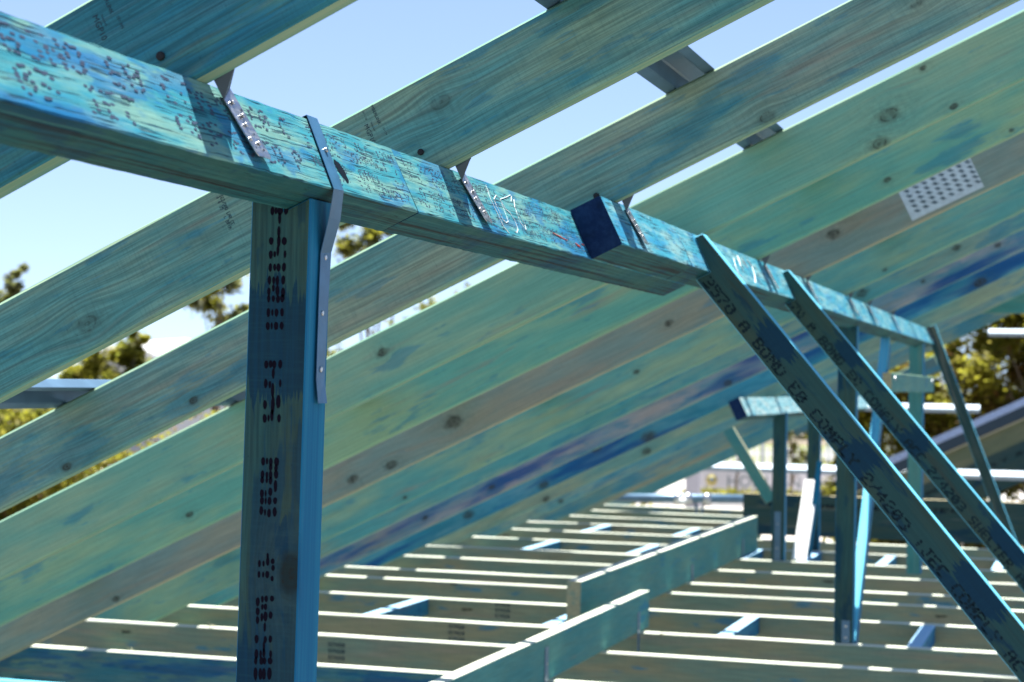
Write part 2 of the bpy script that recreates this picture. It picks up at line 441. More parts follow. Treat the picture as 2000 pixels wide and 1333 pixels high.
def ribbon_me(name, left, right, th, nrm, mat):
    """bent metal strip through paired left/right stations, thickness th along nrm[i]"""
    verts, faces = [], []
    n = len(left)
    for i in range(n):
        k = V(nrm[i]).normalized() * th
        verts += [V(left[i]), V(right[i]), V(right[i]) + k, V(left[i]) + k]
    for i in range(n - 1):
        for k in range(4):
            a = i * 4 + k; b = i * 4 + (k + 1) % 4
            faces.append((a, b, b + 4, a + 4))
    faces.append((3, 2, 1, 0)); faces.append(tuple(range((n - 1) * 4, n * 4)))
    me = mesh(name, verts, faces, [mat])
    bm = bmesh.new(); bm.from_mesh(me); bmesh.ops.recalc_face_normals(bm, faces=bm.faces); bm.to_mesh(me); bm.free()
    return me

def nail(parent, pos, nrm, r=0.004, h=0.0022, mat=None, name='nail'):
    nrm = V(nrm).normalized(); pos = V(pos)
    a = nrm.orthogonal().normalized(); b = nrm.cross(a)
    vs, n = [], 10
    for (rr_, hh) in ((r, 0), (r, h * 0.6), (r * 0.7, h)):
        for k in range(n):
            th = 2 * math.pi * k / n
            vs.append(pos + a * rr_ * math.cos(th) + b * rr_ * math.sin(th) + nrm * hh)
    fs = []
    for i in range(2):
        for k in range(n):
            q = i * n + k; w = i * n + (k + 1) % n
            fs.append((q, w, w + n, q + n))
    fs.append(tuple(range(2 * n, 3 * n)))
    return link(name, mesh(name, vs, fs, [mat or M_NAIL]), Matrix.Identity(4), parent)

# 5x7 dot-matrix characters of the mill's ink-jet print
FONT = {'0': "0E11191513110E"[:0] or ["01110", "10001", "10011", "10101", "11001", "10001", "01110"],
 '1': ["00100", "01100", "00100", "00100", "00100", "00100", "01110"], '2': ["01110", "10001", "00001", "00110", "01000", "10000", "11111"],
 '3': ["11110", "00001", "00001", "01110", "00001", "00001", "11110"], '4': ["00010", "00110", "01010", "10010", "11111", "00010", "00010"],
 '5': ["11111", "10000", "11110", "00001", "00001", "10001", "01110"], '7': ["11111", "00001", "00010", "00100", "01000", "01000", "01000"],
 'A': ["01110", "10001", "10001", "11111", "10001", "10001", "10001"], 'B': ["11110", "10001", "10001", "11110", "10001", "10001", "11110"],
 'O': ["01110", "10001", "10001", "10001", "10001", "10001", "01110"], 'N': ["10001", "11001", "10101", "10101", "10011", "10001", "10001"],
 'D': ["11110", "10001", "10001", "10001", "10001", "10001", "11110"], 'E': ["11111", "10000", "10000", "11110", "10000", "10000", "11111"],
 'C': ["01111", "10000", "10000", "10000", "10000", "10000", "01111"], 'M': ["10001", "11011", "10101", "10101", "10001", "10001", "10001"],
 'P': ["11110", "10001", "10001", "11110", "10000", "10000", "10000"], 'L': ["10000", "10000", "10000", "10000", "10000", "10000", "11111"],
 'Y': ["10001", "10001", "01010", "00100", "00100", "00100", "00100"], 'J': ["00111", "00010", "00010", "00010", "00010", "10010", "01100"],
 'S': ["01111", "10000", "10000", "01110", "00001", "00001", "11110"], 'T': ["11111", "00100", "00100", "00100", "00100", "00100", "00100"],
 'Z': ["11111", "00001", "00010", "00100", "01000", "10000", "11111"], 'R': ["11110", "10001", "10001", "11110", "10100", "10010", "10001"],
 'I': ["01110", "00100", "00100", "00100", "00100", "00100", "01110"], '/': ["00001", "00001", "00010", "00100", "01000", "10000", "10000"],
 ':': ["00000", "00100", "00100", "00000", "00100", "00100", "00000"], '.': ["00000", "00000", "00000", "00000", "00000", "01100", "01100"], ' ': ["00000"] * 7}

def dot_text(lines, o, ax, ay, nrm, pitch, cw, chh, mat, drop=0.0, fat=(0.62, 0.55), seed=1, jit=0.12):
    """dot-matrix print lying 0.4 mm proud of a face. o = top-left, ax = reading direction, ay = down the line"""
    r = random.Random(seed)
    o, ax, ay, nrm = V(o), V(ax), V(ay), V(nrm)
    vs, fs = [], []
    for li, line in enumerate(lines):
        for ci, chx in enumerate(line):
            g = FONT.get(chx)
            if not g: continue
            for ry in range(7):
                for rx in range(5):
                    if g[ry][rx] == '1' and r.random() > drop:
                        px = ci * cw + (rx + 0.5) * cw * 0.8 / 5 + r.uniform(-jit, jit) * cw / 6
                        py = li * pitch + (ry + 0.5) * chh / 7 + r.uniform(-jit, jit) * chh / 7
                        a = cw * 0.8 / 5 * fat[0] * r.uniform(0.75, 1.35); b = chh / 7 * fat[1] * r.uniform(0.8, 1.2)
                        c = o + ax * px + ay * py + nrm * 0.0005
                        k0 = len(vs)
                        for k in range(6):
                            th = math.pi / 3 * k
                            vs.append(c + ax * a * math.cos(th) + ay * b * math.sin(th))
                        fs.append(tuple(range(k0, k0 + 6)))
    return vs, fs

def text_me(name, body, size, mat):
    cu = bpy.data.curves.new(name, 'FONT')
    cu.body = body; cu.size = size; cu.resolution_u = 2
    o = bpy.data.objects.new(name, cu)
    COL.objects.link(o)
    dg = bpy.context.evaluated_depsgraph_get()
    me = bpy.data.meshes.new_from_object(o.evaluated_get(dg))
    bpy.data.objects.remove(o); bpy.data.curves.remove(cu)
    me.name = name
    me.materials.clear(); me.materials.append(mat)
    return me

# ------------------------------------------------------------------ shared geometry of the roof (metres; origin at the photographer's eye)
TH = 0.448889
RR = V((math.cos(TH), 0, math.sin(TH)))        # up the rafters
NN = V((-math.sin(TH), 0, math.cos(TH)))       # out of the roof plane
YY = V((0, 1, 0)); XX = V((1, 0, 0)); ZZ = V((0, 0, 1))
A1 = V((-1.1209, 0, 0.391))                    # front top arris of the first purlin
PH, PW1, PW2 = 0.1214, 0.074, 0.0788           # purlin depth, thicknesses
A2 = A1 + RR * PW2                             # front top arris of the lapped purlin
RD, RB = 0.1701, 0.0449                        # rafter depth, thickness
ZJ = -1.1851                                   # top of the ceiling joists
GZ = -4.0                                      # ground

# ------------------------------------------------------------------ the setting
def ground_mat():
    t = NT("pale_paving_and_dirt")
    co, off = t.coords()
    n = t.noise(t.vmath('MULTIPLY', co, (0.12, 0.12, 0.12)), 1.0, 6.0)
    n2 = t.noise(t.vmath('MULTIPLY', co, (3.0, 3.0, 3.0)), 1.0, 4.0)
    c = t.mix(t.ramp(n, 0.44, 0.58), (0.20, 0.17, 0.13), (0.13, 0.115, 0.085))
    c = t.mix(t.math('MULTIPLY', n2, 0.35), c, (0.11, 0.095, 0.07))
    t.col(c, 0.9, 0.15)
    return t.m
gm = ground_mat()
S = 420.0
tag(link('ground', mesh('ground', [(-S, -60, GZ), (S, -60, GZ), (S, S * 1.4, GZ), (-S, S * 1.4, GZ)], [(0, 1, 2, 3)], [gm])), kind='structure')
M_ASPH = flat("sunlit_asphalt", (0.17, 0.165, 0.165), 0.85, 0.2, 0, 0.15, 2.0)
M_CONC = flat("concrete", (0.55, 0.54, 0.51), 0.85, 0.2, 0, 0.06, 1.5)
M_SLAB = flat("floor_concrete", (0.15, 0.15, 0.14), 0.85, 0.2, 0, 0.1, 1.2)
def slab(name, x0, x1, y0, y1, z0, z1, m):
    return tag(link(name, box_me(name, (x0, y0, z0), (x1, y1, z1), m)), kind='structure')
slab('floor_slab', -5.2, 6.5, -2.0, 19.6, GZ - 0.1, GZ + 0.15, M_SLAB)
M_PAVE = flat("pale_paving", (0.50, 0.46, 0.42), 0.9, 0.15, 0, 0.1, 1.0)
slab("paving", -60, 60, 46.0, 61.5, GZ - 0.1, GZ + 0.008, M_PAVE)
slab("verge", -90, 60, 66.75, 71.5, GZ - 0.1, GZ + 0.012, M_PAVE)
slab("forecourt", -90, 60, 75.5, 86.0, GZ - 0.1, GZ + 0.012, M_PAVE)
slab('road', -90, 60, 61.5, 66.5, GZ - 0.1, GZ + 0.004, M_ASPH)
slab('kerb', -90, 60, 66.5, 66.75, GZ - 0.1, GZ + 0.13, M_CONC)
slab('footpath', -90, 60, 71.5, 75.5, GZ - 0.1, GZ + 0.02, M_CONC)
M_GRASS = flat("dry_lawn", (0.16, 0.19, 0.05), 0.95, 0.1, 0, 0.35, 3.0)
slab('lawn', -90, 60, 86.0, 130.0, GZ - 0.1, GZ + 0.03, M_GRASS)

# ------------------------------------------------------------------ purlins
def purlin_frame(A, y): return frame(A + YY * y, YY, -RR, NN)   # local X along the purlin, -Y the sunny face, Z out of the roof
PG = 'laminated purlins under the rafters'
def purlin(A, y0, y1, w, m, label, seg=0.06, jit=0.0011, h=PH, end=None):
    o = board('purlin', purlin_frame(A, y0), 0, y1 - y0, 0, w, -h, 0, m, M_LVLU, end or M_END, seg, jit, 0.0022)
    tag(o, label, 'purlin', PG)
    return o
KERF = 2.923
purlinA = purlin(A1, -0.9, KERF - 0.0016, PW1, M_LVLF, 'weathered blue beam at left covered in ink dots, strapped to the big post', 0.025, 0.0007)
purlinB = purlin(A1, KERF + 0.0016, 5.10, PW1, M_LVLF, 'blue beam with a white crayon scribble and red marks, ending at the dark block', 0.025, 0.0007)
purlinC = purlin(A2, 4.055, 4.832, PW2, M_LVLF2, 'short lapped beam whose inky black end grain faces the viewer')
purlinD = purlin(A2, 4.8355, 12.94, PW2, M_LVLF2, 'long light blue beam receding behind the diagonal struts to the far end', 0.2)
M_LVLP = lvl('sunlit_pale_veneer', True, (0.20, 0.44, 0.50), (0.40, 0.54, 0.54), (0.06, 0.34, 0.48), -0.03)  # veneer whitened so sunlight on the lower far beam is in the colour
purlinE = purlin(V((-2.0584, 0, -0.0606)), 11.45, 18.2, 0.075, M_LVLP, 'lower far beam with a dark end standing on two distant props', 0.3, h=0.128)

# ink-jet print on the purlin faces
def print_on_purlin(o, blocks, seed):
    """blocks of (x0, top z, lines, characters, char width, char height): the mill's broken ink-jet dots"""
    r = random.Random(seed)
    txt = "3570 A BOND E0 COMPLY 2/4203 JEC COMPACT 70 A BOND E0 COMPLY 2/4203 JEC " * 3
    vs, fs = [], []
    for (x0, z, k, n, cw, chh) in blocks:
        L = []
        for i in range(k):
            q = r.randrange(30)
            L.append(''.join(c_ if r.random() > 0.08 else ' ' for c_ in txt[q:q + n]))
        a, b = dot_text(L, (x0, 0, z), XX, -ZZ, -YY, chh * 1.25, cw, chh, M_INK3, 0.34, (0.74, 0.36), r.randrange(999), 0.30)
        q = len(vs); vs += a; fs += [tuple(i + q for i in f) for f in b]
    return tag(link('printed_text', mesh('printed_text', vs, fs, [M_INK3]), PW[o.name], o), kind='stuff')
print_on_purlin(purlinA, [(2.62, -0.014, 1, 11, 0.046, 0.040), (2.62, -0.066, 1, 11, 0.046, 0.040), (3.14, -0.016, 1, 7, 0.034, 0.034), (3.14, -0.070, 1, 7, 0.034, 0.034),
                          (3.42, -0.016, 2, 15, 0.026, 0.018), (3.42, -0.068, 2, 15, 0.026, 0.018)], 3)
print_on_purlin(purlinB, [(0.03, -0.016, 2, 43, 0.025, 0.017), (0.03, -0.068, 2, 43, 0.025, 0.017)], 5)
# crayon scribbles
def scribble(o, A, y0, strokes, mat, r=0.0008):
    vs, fs = [], []
    for s in strokes:
        pts = []
        for i in range(len(s) - 1):
            for k in range(4):
                u = k / 4
                pts.append(V((s[i][0] * (1 - u) + s[i + 1][0] * u - y0, -0.0006, s[i][1] * (1 - u) + s[i + 1][1] * u)) + V((rnd.uniform(-.0006, .0006), 0, rnd.uniform(-.0006, .0006))))
        pts.append(V((s[-1][0] - y0, -0.0006, s[-1][1])))
        me = tube_me('t', pts, r, mat, 5)
        q = len(vs)
        vs += [v.co.copy() for v in me.vertices]; fs += [tuple(i + q for i in p.vertices) for p in me.polygons]
        bpy.data.meshes.remove(me)
    return tag(link('crayon_mark', mesh('crayon_mark', vs, fs, [mat]), PW[o.name], o), kind='stuff')
CH = [[(3.4262, -0.0101), (3.417, -0.0422), (3.4196, -0.0749), (3.423, -0.1021), (3.4425, -0.1124)],
 [(3.4689, -0.0274), (3.4398, -0.0396), (3.4364, -0.0622), (3.4407, -0.0839), (3.4535, -0.0892), (3.4724, -0.0852), (3.478, -0.0735), (3.4836, -0.0516), (3.4862, -0.0345)],
 [(3.4689, -0.0274), (3.4862, -0.0345), (3.5094, -0.0296), (3.541, -0.0238), (3.5827, -0.0134), (3.5854, -0.0165), (3.5671, -0.0301)],
 [(3.4893, -0.0398), (3.4941, -0.0539), (3.5178, -0.0615), (3.5271, -0.0776), (3.5226, -0.0961), (3.5006, -0.1071), (3.4958, -0.1031)],
 [(3.595, -0.0224), (3.5757, -0.0418), (3.5688, -0.0597), (3.5661, -0.0771), (3.5787, -0.0885), (3.5837, -0.0926), (3.5939, -0.0802), (3.587, -0.067), (3.5835, -0.049)]]
scribble(purlinB, A1, KERF + 0.0016, CH, M_CHALK, 0.00065)
scribble(purlinB, A1, KERF + 0.0016, [[(3.80, -0.079), (3.85, -0.083), (3.90, -0.088)], [(3.81, -0.080), (3.88, -0.087)], [(3.965, -0.090), (4.0, -0.093), (3.97, -0.0945), (4.0, -0.097)], [(4.02, -0.086), (4.045, -0.088)]], M_RED, 0.0009)
CH2 = [[(5.6183, -0.037), (5.5877, -0.0652), (5.5781, -0.0917), (5.6058, -0.0984)], [(5.728, -0.0197), (5.6929, -0.0576), (5.7075, -0.0741)],
 [(5.7749, -0.0303), (5.8165, -0.0397), (5.8206, -0.0573)], [(5.887, -0.0218), (5.938, -0.0398), (5.9002, -0.0788), (5.8432, -0.1059)]]
scribble(purlinD, A2, 4.8355, CH2, M_CHALK, 0.0016)
# the knot hole beside the post strap
def blob(name, o, cx, cz, rx, rz, mat, y=-0.0009, seed=1, n=22, tilt=0.0):
    r = random.Random(seed)
    vs = []
    for k in range(n):
        th = 2 * math.pi * k / n; q = r.uniform(0.8, 1.15)
        a, b = rx * math.cos(th) * q, rz * math.sin(th) * q
        vs.append((cx + a * math.cos(tilt) - b * math.sin(tilt), y, cz + a * math.sin(tilt) + b * math.cos(tilt)))
    return link(name, mesh(name, vs, [tuple(range(n))], [mat]), PW[o.name], o)
blob('knot_hole', purlinA, 2.622 + 0.9, -0.082, 0.014, 0.020, M_HOLE, seed=4, tilt=0.5)

# ------------------------------------------------------------------ rafters
RY = [2.2002, 3.1957, 4.1881, 5.1922, 6.1536, 7.1544, 8.505, 9.275, 10.45, 11.66, 12.85, 13.93, 15.75, 16.55, 18.6, 20.2]
RKN = {0: [], 1: [(-0.777, 0.051, 0.0266, 0.30), (0.042, 0.11, 0.0224, 0.22)], 2: [(-1.089, 0.028, 0.0125), (-1.48, 0.022, 0.0145), (0.477, 0.016, 0.0190, 0.45), (0.878, 0.092, 0.0159, 0.4)],
 3: [(-0.927, 0.107, 0.0180), (0.828, 0.147, 0.0100), (0.69, 0.073, 0.0300, 0.6), (0.633, 0.012, 0.0250, 0.6), (0.856, 0.014, 0.0120)],
 4: [(0.569, 0.05, 0.0120), (0.986, 0.02, 0.0090), (-2.18, 0.064, 0.0149)],
 5: [(0.255, 0.098, 0.0260), (-1.437, 0.079, 0.0380), (-0.466, 0.062, 0.0180), (-1.753, 0.03, 0.0250), (-1.933, 0.045, 0.0240), (-3.139, 0.02, 0.018)],
 6: [(-0.946, 0.091, 0.0150), (0.284, 0.027, 0.0100), (-2.245, 0.023, 0.0120)], 7: [(0.088, 0.05, 0.0280), (0.589, 0.055, 0.0210)],
 8: [(-0.899, 0.024, 0.0240), (-2.428, 0.056, 0.0190), (-2.883, 0.058, 0.0190), (0.318, 0.078, 0.0130), (0.76, 0.085, 0.0180)],
 9: [(-1.709, 0.03, 0.0480), (-2.052, 0.104, 0.0360), (-2.478, 0.03, 0.0340), (-3.028, 0.059, 0.0370), (0.56, 0.032, 0.0380)],
 10: [(-2.025, 0.03, 0.0340), (-2.84, 0.02, 0.0280)], 11: [(-3.047, 0.03, 0.0240)]}
RS = {0: dict(teal=(0.030, 0.220, 0.290), green=(0.070, 0.265, 0.280), dye=0.08, warm=0.02, grain=1.7),
 1: dict(teal=(0.055, 0.275, 0.305), green=(0.130, 0.325, 0.270), dye=0.03, warm=0.01, grain=1.5),
 2: dict(teal=(0.075, 0.275, 0.290), green=(0.150, 0.315, 0.265), dye=0.025, warm=0.03, grain=1.4),
 3: dict(teal=(0.080, 0.310, 0.270), green=(0.140, 0.345, 0.255), dye=-0.05, warm=-0.02, grain=0.7),
 4: dict(teal=(0.065, 0.300, 0.265), green=(0.135, 0.345, 0.235), dye=-0.03, warm=-0.01, grain=0.7),
 5: dict(teal=(0.105, 0.230, 0.225), green=(0.150, 0.235, 0.195), dye=-0.06, warm=0.06, grain=0.9),
 6: dict(teal=(0.055, 0.270, 0.270), green=(0.130, 0.315, 0.225), dye=-0.02, warm=-0.02, grain=0.8),
 7: dict(teal=(0.050, 0.260, 0.285), green=(0.115, 0.270, 0.240), dye=0.02, warm=0.02, grain=0.8),
 8: dict(teal=(0.070, 0.215, 0.285), green=(0.190, 0.270, 0.290), dye=0.05, warm=0.03, deep=0.02, grain=0.8),
 9: dict(teal=(0.030, 0.235, 0.340), green=(0.060, 0.250, 0.330), dye=0.10, warm=-0.08, deep=0.05, grain=0.8),
 10: dict(teal=(0.090, 0.285, 0.260), green=(0.170, 0.320, 0.230), dye=-0.03, warm=0.03),
 11: dict(teal=(0.060, 0.260, 0.310), green=(0.150, 0.300, 0.250), dye=0.03, warm=0.02),
 12: dict(teal=(0.060, 0.220, 0.250), green=(0.130, 0.250, 0.200), dye=0.03, warm=0.02),
 13: dict(teal=(0.120, 0.235, 0.200), green=(0.165, 0.240, 0.180), dye=-0.10, warm=0.05),
 14: dict(teal=(0.045, 0.215, 0.245), green=(0.080, 0.250, 0.230), dye=0.04, warm=-0.05),
 15: dict(teal=(0.035, 0.130, 0.160), green=(0.060, 0.150, 0.150), dye=0.04, warm=-0.05)}
RL = ['sloping rafter at top left carrying a dark grade stamp, nearest to the camera',
 'sloping rafter with a large round knot left of the post, second from top left',
 'sloping teal rafter that meets the beam at the dark block end, steel batten across it',
 'plain green rafter with a small branching knot just right of the post',
 'smooth green rafter just above the pale punched nail plate',
 'greyish brown rafter with a pale punched nail plate and a big oval knot',
 'green rafter with a yellow lower edge just below the greyish brown one',
 'blue green rafter with a pale blue lower edge, below the yellow edged one',
 'grey blue rafter with small dark knots in the lower middle',
 'strongly deep blue rafter with big dark knots in the lower middle',
 'pale green rafter with one black knot above the distant tanned rafter',
 'rafter with a bright blue lower half above the distant tan rafter',
 'dim teal rafter that frames the tree at upper right',
 'short tan rafter with a plumb cut upper end near the distant props',
 'lowest far teal rafter above the scaffold tube',
 'dark stub of a rafter between the two distant props']
RT = {12: (-4.7, 4.0), 13: (-4.6, (-2.99 - A1.x) / RR.x), 14: (-4.7, -0.95), 15: ((-3.0 - A1.x) / RR.x, -0.4)}
rafters = []
for i, y in enumerate(RY):
    t0, t1 = RT.get(i, (-4.7, 4.6))
    q = dict(RS[i])
    for k_ in ('teal', 'green'): q[k_] = tuple(a * b for a, b in zip(q[k_], (2.25, 1.42, 1.24) if i else (1.5, 1.2, 1.05)))
    q.setdefault('blue', (0.025, 0.225, 0.330))
    q.setdefault('blotch', 0.72 if i > 1 else 0.85)
    m = timber('rafter_pine_%d' % i, knots=RKN.get(i, ()), **q)
    o = board('rafter', frame(A1 + YY * y, RR, YY, NN), t0, t1, 0, RB, 0, RD, m, M_TANEDGE if i == 5 else M_EDGE, M_EDGE, 0.25, 0.0009, 0.0055, bow=0.0015 if i < 4 else 0.003)
    tag(o, RL[i], 'rafter', 'rafters of the roof slope')
    rafters.append(o)

# grade stamps: printed letters reading down across the board
def stamp(o, body, t, n, size, mat=M_INK2, up=0.0006):
    me = text_me('grade_stamp', body, size, mat)
    # text x -> -NN (down the board), text y -> +RR, plane facing -Y
    M = frame(PW[o.name] @ V((t, -up, n)), -NN, RR, -YY)
    return link('grade_stamp', me, M, o)
stamp(rafters[0], "MGP10", -0.0985, 0.1440, 0.0125)
stamp(rafters[0], "BERLINK", -0.0730, 0.1640, 0.0080)
stamp(rafters[0], "351 495", -0.0665, 0.1270, 0.0060)
stamp(rafters[0], "Seasoned", -0.0860, 0.1400, 0.0045)
stamp(rafters[1], "MGP10", -0.1085, 0.1395, 0.0130)
stamp(rafters[1], "MBERLINK", -0.0820, 0.1668, 0.0088)
stamp(rafters[1], "351199", -0.0775, 0.1190, 0.0055)
stamp(rafters[1], "Seasoned", -0.0945, 0.1385, 0.0048)
stamp(rafters[1], "03 11 08", -0.1010, 0.1640, 0.0050)
vs, fs = dot_text(["SEZ/OND LAR CE", "4 4 35   L BRTM"], (-0.417, -0.0004, 0.151), -ZZ, -XX, -YY, 0.0085, 0.0045, 0.0072, M_INK2, 0.05, (0.7, 0.7), 8)
tag(link('grade_stamp', mesh('grade_stamp', vs, fs, [M_INK2]), PW[rafters[1].name], rafters[1]), kind='stuff')
# bent nails driven in at the foot of the stamped rafters
for ri, t, n in ((0, -0.030, 0.048), (1, -0.029, 0.044), (2, 0.045, 0.030), (2, 0.0, 0.012)):
    nail(rafters[ri], PW[rafters[ri].name] @ V((t, -0.0004, n)), -YY, 0.0062 if ri < 2 else 0.0075, 0.004, M_BLACK)

# the galvanised nail plate pressed into the grey-brown rafter: punched slots in staggered rows
M_PLATE = flat("zinc_plate", (0.50, 0.56, 0.58), 0.42, 0.5, 0.25, 0.10, 45)
M_SLOT = flat("punched_slot", (0.055, 0.090, 0.110), 0.7, 0.1)
np_ = link('nail_plate', box_me('nail_plate', (0.5430, -0.0016, 0.0130), (0.8330, -0.0004, 0.1600), M_PLATE), PW[rafters[5].name], rafters[5])
vs, fs = [], []
r5 = random.Random(3)
for cx in range(8):
    for cy in range(6):
        x = 0.5600 + cx * 0.0352 + cy * 0.0008; z = 0.1500 - cy * 0.0208
        for k in range(3):
            w = 0.0150 + r5.uniform(-0.002, 0.002); zz = z - k * 0.0045; q = len(vs)
            x1 = x + k * 0.0035
            vs += [(x1, -0.0020, zz), (x1 + w, -0.0020, zz + 0.001), (x1 + w, -0.0020, zz - 0.0030), (x1, -0.0020, zz - 0.0034)]
            fs.append((q, q + 1, q + 2, q + 3))
tag(link('tooth_slot', mesh('tooth_slot', vs, fs, [M_SLOT]), PW[rafters[5].name], np_), kind='stuff')

# ------------------------------------------------------------------ rafter ties (twisted nail plates), one per rafter on the purlin
def make_tie(y, A, detail=True):
    root = empty('rafter_tie', frame(A + YY * y, YY, -RR, NN))
    W = PW[root.name]
    pl = [(0.0629, -0.0233), (0.1001, 0.0003), (0.1359, -0.1003), (0.1305, -0.1055), (0.0889, -0.1067), (0.0837, -0.0996)]
    off = [-0.0035, -0.0035, -0.0060, -0.0065, -0.0085, -0.0080]
    vs = [(a, o_, b) for (a, b), o_ in zip(pl, off)] + [(a, o_ - 0.0014, b) for (a, b), o_ in zip(pl, off)]
    fs = [tuple(range(6)), tuple(range(11, 5, -1))] + [(k, (k + 1) % 6, (k + 1) % 6 + 6, k + 6) for k in range(6)]
    me = mesh('face_plate', vs, fs, [M_ZINC])
    bm = bmesh.new(); bm.from_mesh(me); bmesh.ops.recalc_face_normals(bm, faces=bm.faces); bm.to_mesh(me); bm.free()
    link('face_plate', me, W, root)
    # twisted neck that turns up onto the far side of the rafter
    y1 = RB + 0.0010
    q0 = [(0.0629, -0.0035, -0.0233), (0.1001, -0.0035, 0.0003)]
    q1 = [(y1 + 0.001, -0.0076, 0.000), (y1 + 0.004, -0.040, 0.004)]
    q2 = [(y1, -0.0070, 0.120), (y1, -0.042, 0.120)]
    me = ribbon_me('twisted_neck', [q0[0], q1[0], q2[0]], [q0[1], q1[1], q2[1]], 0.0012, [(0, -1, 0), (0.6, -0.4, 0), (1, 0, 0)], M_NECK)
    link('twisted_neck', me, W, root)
    for (a, b) in ((0.0837, -0.0252), (0.0984, -0.0431), (0.0953, -0.0576), (0.0873, -0.0806), (0.1107, -0.0842)):
        f = -0.0055 - 0.0030 * (-b / 0.1)
        nl = nail(root, W @ V((a, f, b)), W.to_3x3() @ V((0.15, -1, 0.1)), 0.0034, 0.0022)
    for (a, b) in ((0.1035, -0.0335), (0.0860, -0.0490), (0.1090, -0.0700), (0.0930, -0.0935), (0.1190, -0.0930)):
        f = -0.0055 - 0.0030 * (-b / 0.1)
        nail(root, W @ V((a, f, b)), W.to_3x3() @ V((0.15, -1, 0.1)), 0.0019, 0.0006, M_HOLE, 'nail_hole')
    return root
TG = 'galvanised rafter ties nailed to the beams'
def copy_tree(o, y, A, y0, A0):
    c = o.copy(); COL.objects.link(c)
    sh = (A + YY * y) - (A0 + YY * y0)
    c.matrix_world = Matrix.Translation(sh) @ PW[o.name]
    PW[c.name] = Matrix.Translation(sh) @ PW[o.name]
    for ch in o.children:
        d = ch.copy(); COL.objects.link(d); d.parent = c
    return c
tie0 = make_tie(RY[0], A1)
tag(tie0, 'biggest galvanised tie plate, on the beam under the first stamped rafter', 'rafter tie', TG)
tl = [(1, A1, 'galvanised tie plate just left of the white crayon scribble'), (2, A2, 'narrow galvanised tie plate just right of the dark block end'),
      (4, A2, 'pitted tie plate between the first and second diagonal struts'), (5, A2, 'tie plate right beside the top of the second diagonal strut'),
      (6, A2, 'tie plate above the first distant prop'), (7, A2, 'tie plate above the leaning blue brace'),
      (8, A2, 'small far tie plate above the gap between the blue brace and the last post'), (10, A2, 'last tiny tie plate near the far end of the beam')]
for i, A, lab in tl:
    c = copy_tree(tie0, RY[i], A, RY[0], A1)
    tag(c, lab, 'rafter tie', TG)

# ------------------------------------------------------------------ steel battens over the rafters
def batten(name, M, L0, L1, s=1.0, mats=None):
    """inverted top hat: two flanges, two webs and a crown, folded from thin sheet; local X along, Z up"""
    pr = [(-0.062, 0.0), (-0.040, 0.001), (-0.036, 0.004), (-0.022, 0.040), (-0.018, 0.043), (0.018, 0.043), (0.022, 0.040), (0.036, 0.004), (0.040, 0.001), (0.062, 0.0)]
    pr = [(a * s, b * s) for a, b in pr]
    th = 0.0012
    vs, fs = [], []
    n = len(pr)
    for x in (L0, L1):
        vs += [(x, a, b) for a, b in pr] + [(x, a, b + th) for a, b in pr]
    for k in range(n - 1):
        fs.append((k, k + 1, k + 1 + 2 * n, k + 2 * n))
        fs.append((n + k, n + k + 1 + 0, n + k + 1 + 2 * n, n + k + 2 * n))
    for k in (0, n - 1):
        fs.append((k, n + k, n + k + 2 * n, k + 2 * n))
    for x in (0, 2 * n):
        for k in range(n - 1): fs.append((x + k, x + k + 1, x + n + k + 1, x + n + k))
    me = mesh(name, vs, fs, [mats or M_ZINCB])
    bm = bmesh.new(); bm.from_mesh(me); bmesh.ops.recalc_face_normals(bm, faces=bm.faces); bm.to_mesh(me); bm.free()
    return link(name, me, M)
BG = 'steel battens laid across the rafters'
for xb, lab in ((-0.877, 'blue grey steel batten over the rafters at top centre'), (-2.447, 'blue steel batten between the two left rafters, with a bright upper side'), (-4.12, 'lowest steel batten along the eaves end of the rafters')):
    t = (xb - A1.x - NN.x * RD) / RR.x
    o = batten('roof_batten', frame(A1 + RR * t + NN * (RD + 0.0015), YY, -RR, NN), 0.6, 16.3)
    tag(o, lab, 'batten', BG)

# ------------------------------------------------------------------ posts
def post(name, xl, xr, y0, y1, zb, Bf, zback, label, lean=0.0, face=M_POST, side=M_BLUEEDGE, group=None, seat=None):
    """prop notched round the purlin: Bf = front bottom arris (x,z) of the purlin it carries; seat = purlin thickness"""
    def under(x): return Bf[1] + (x - Bf[0]) * math.tan(TH)
    Bb = (Bf[0] - seat * RR.x, Bf[1] - seat * RR.z)
    P = [(xl + lean * zb, zb), (xr + lean * zb, zb)]
    P.append((xr, under(xr) - 0.0012))
    if xl < Bb[0] - 0.004:
        P += [(Bb[0] - 0.0012, Bb[1] - 0.0012), (Bb[0] - 0.0012 + NN.x * zback, Bb[1] + NN.z * zback), (xl + lean * (Bb[1] + zback), Bb[1] + NN.z * zback * 0.8)]
    else:
        P.append((xl, under(xl) - 0.0012))
    poly = [(z, -(x)) for x, z in P]                      # local X up, local Z = -world X
    o = prism(name, frame((0, y0, 0), ZZ, YY, -XX), poly, 0, y1 - y0, face, side)
    tag(o, label, 'post', group)
    return o
B1 = (A1 - NN * PH); B2 = (A2 - NN * PH)
PGp = 'props under the beams'
post1 = post('prop_post', -1.1926, -1.0945, 2.53, 2.6115, ZJ - 0.14, (B1.x, B1.z), 0.055, 'big foreground post with large dark dot matrix print, in front of the rafters', 0.0142, M_POST, M_BLUEEDGE, PGp, PW1)
post2 = post('prop_post', -1.121, -1.0325, 8.824, 8.90, ZJ + 0.001, (B2.x, B2.z), 0.03, 'dark prop behind the long struts, a steel bracket at its foot', 0.0, M_POST, M_BLUEEDGE, PGp, PW2)
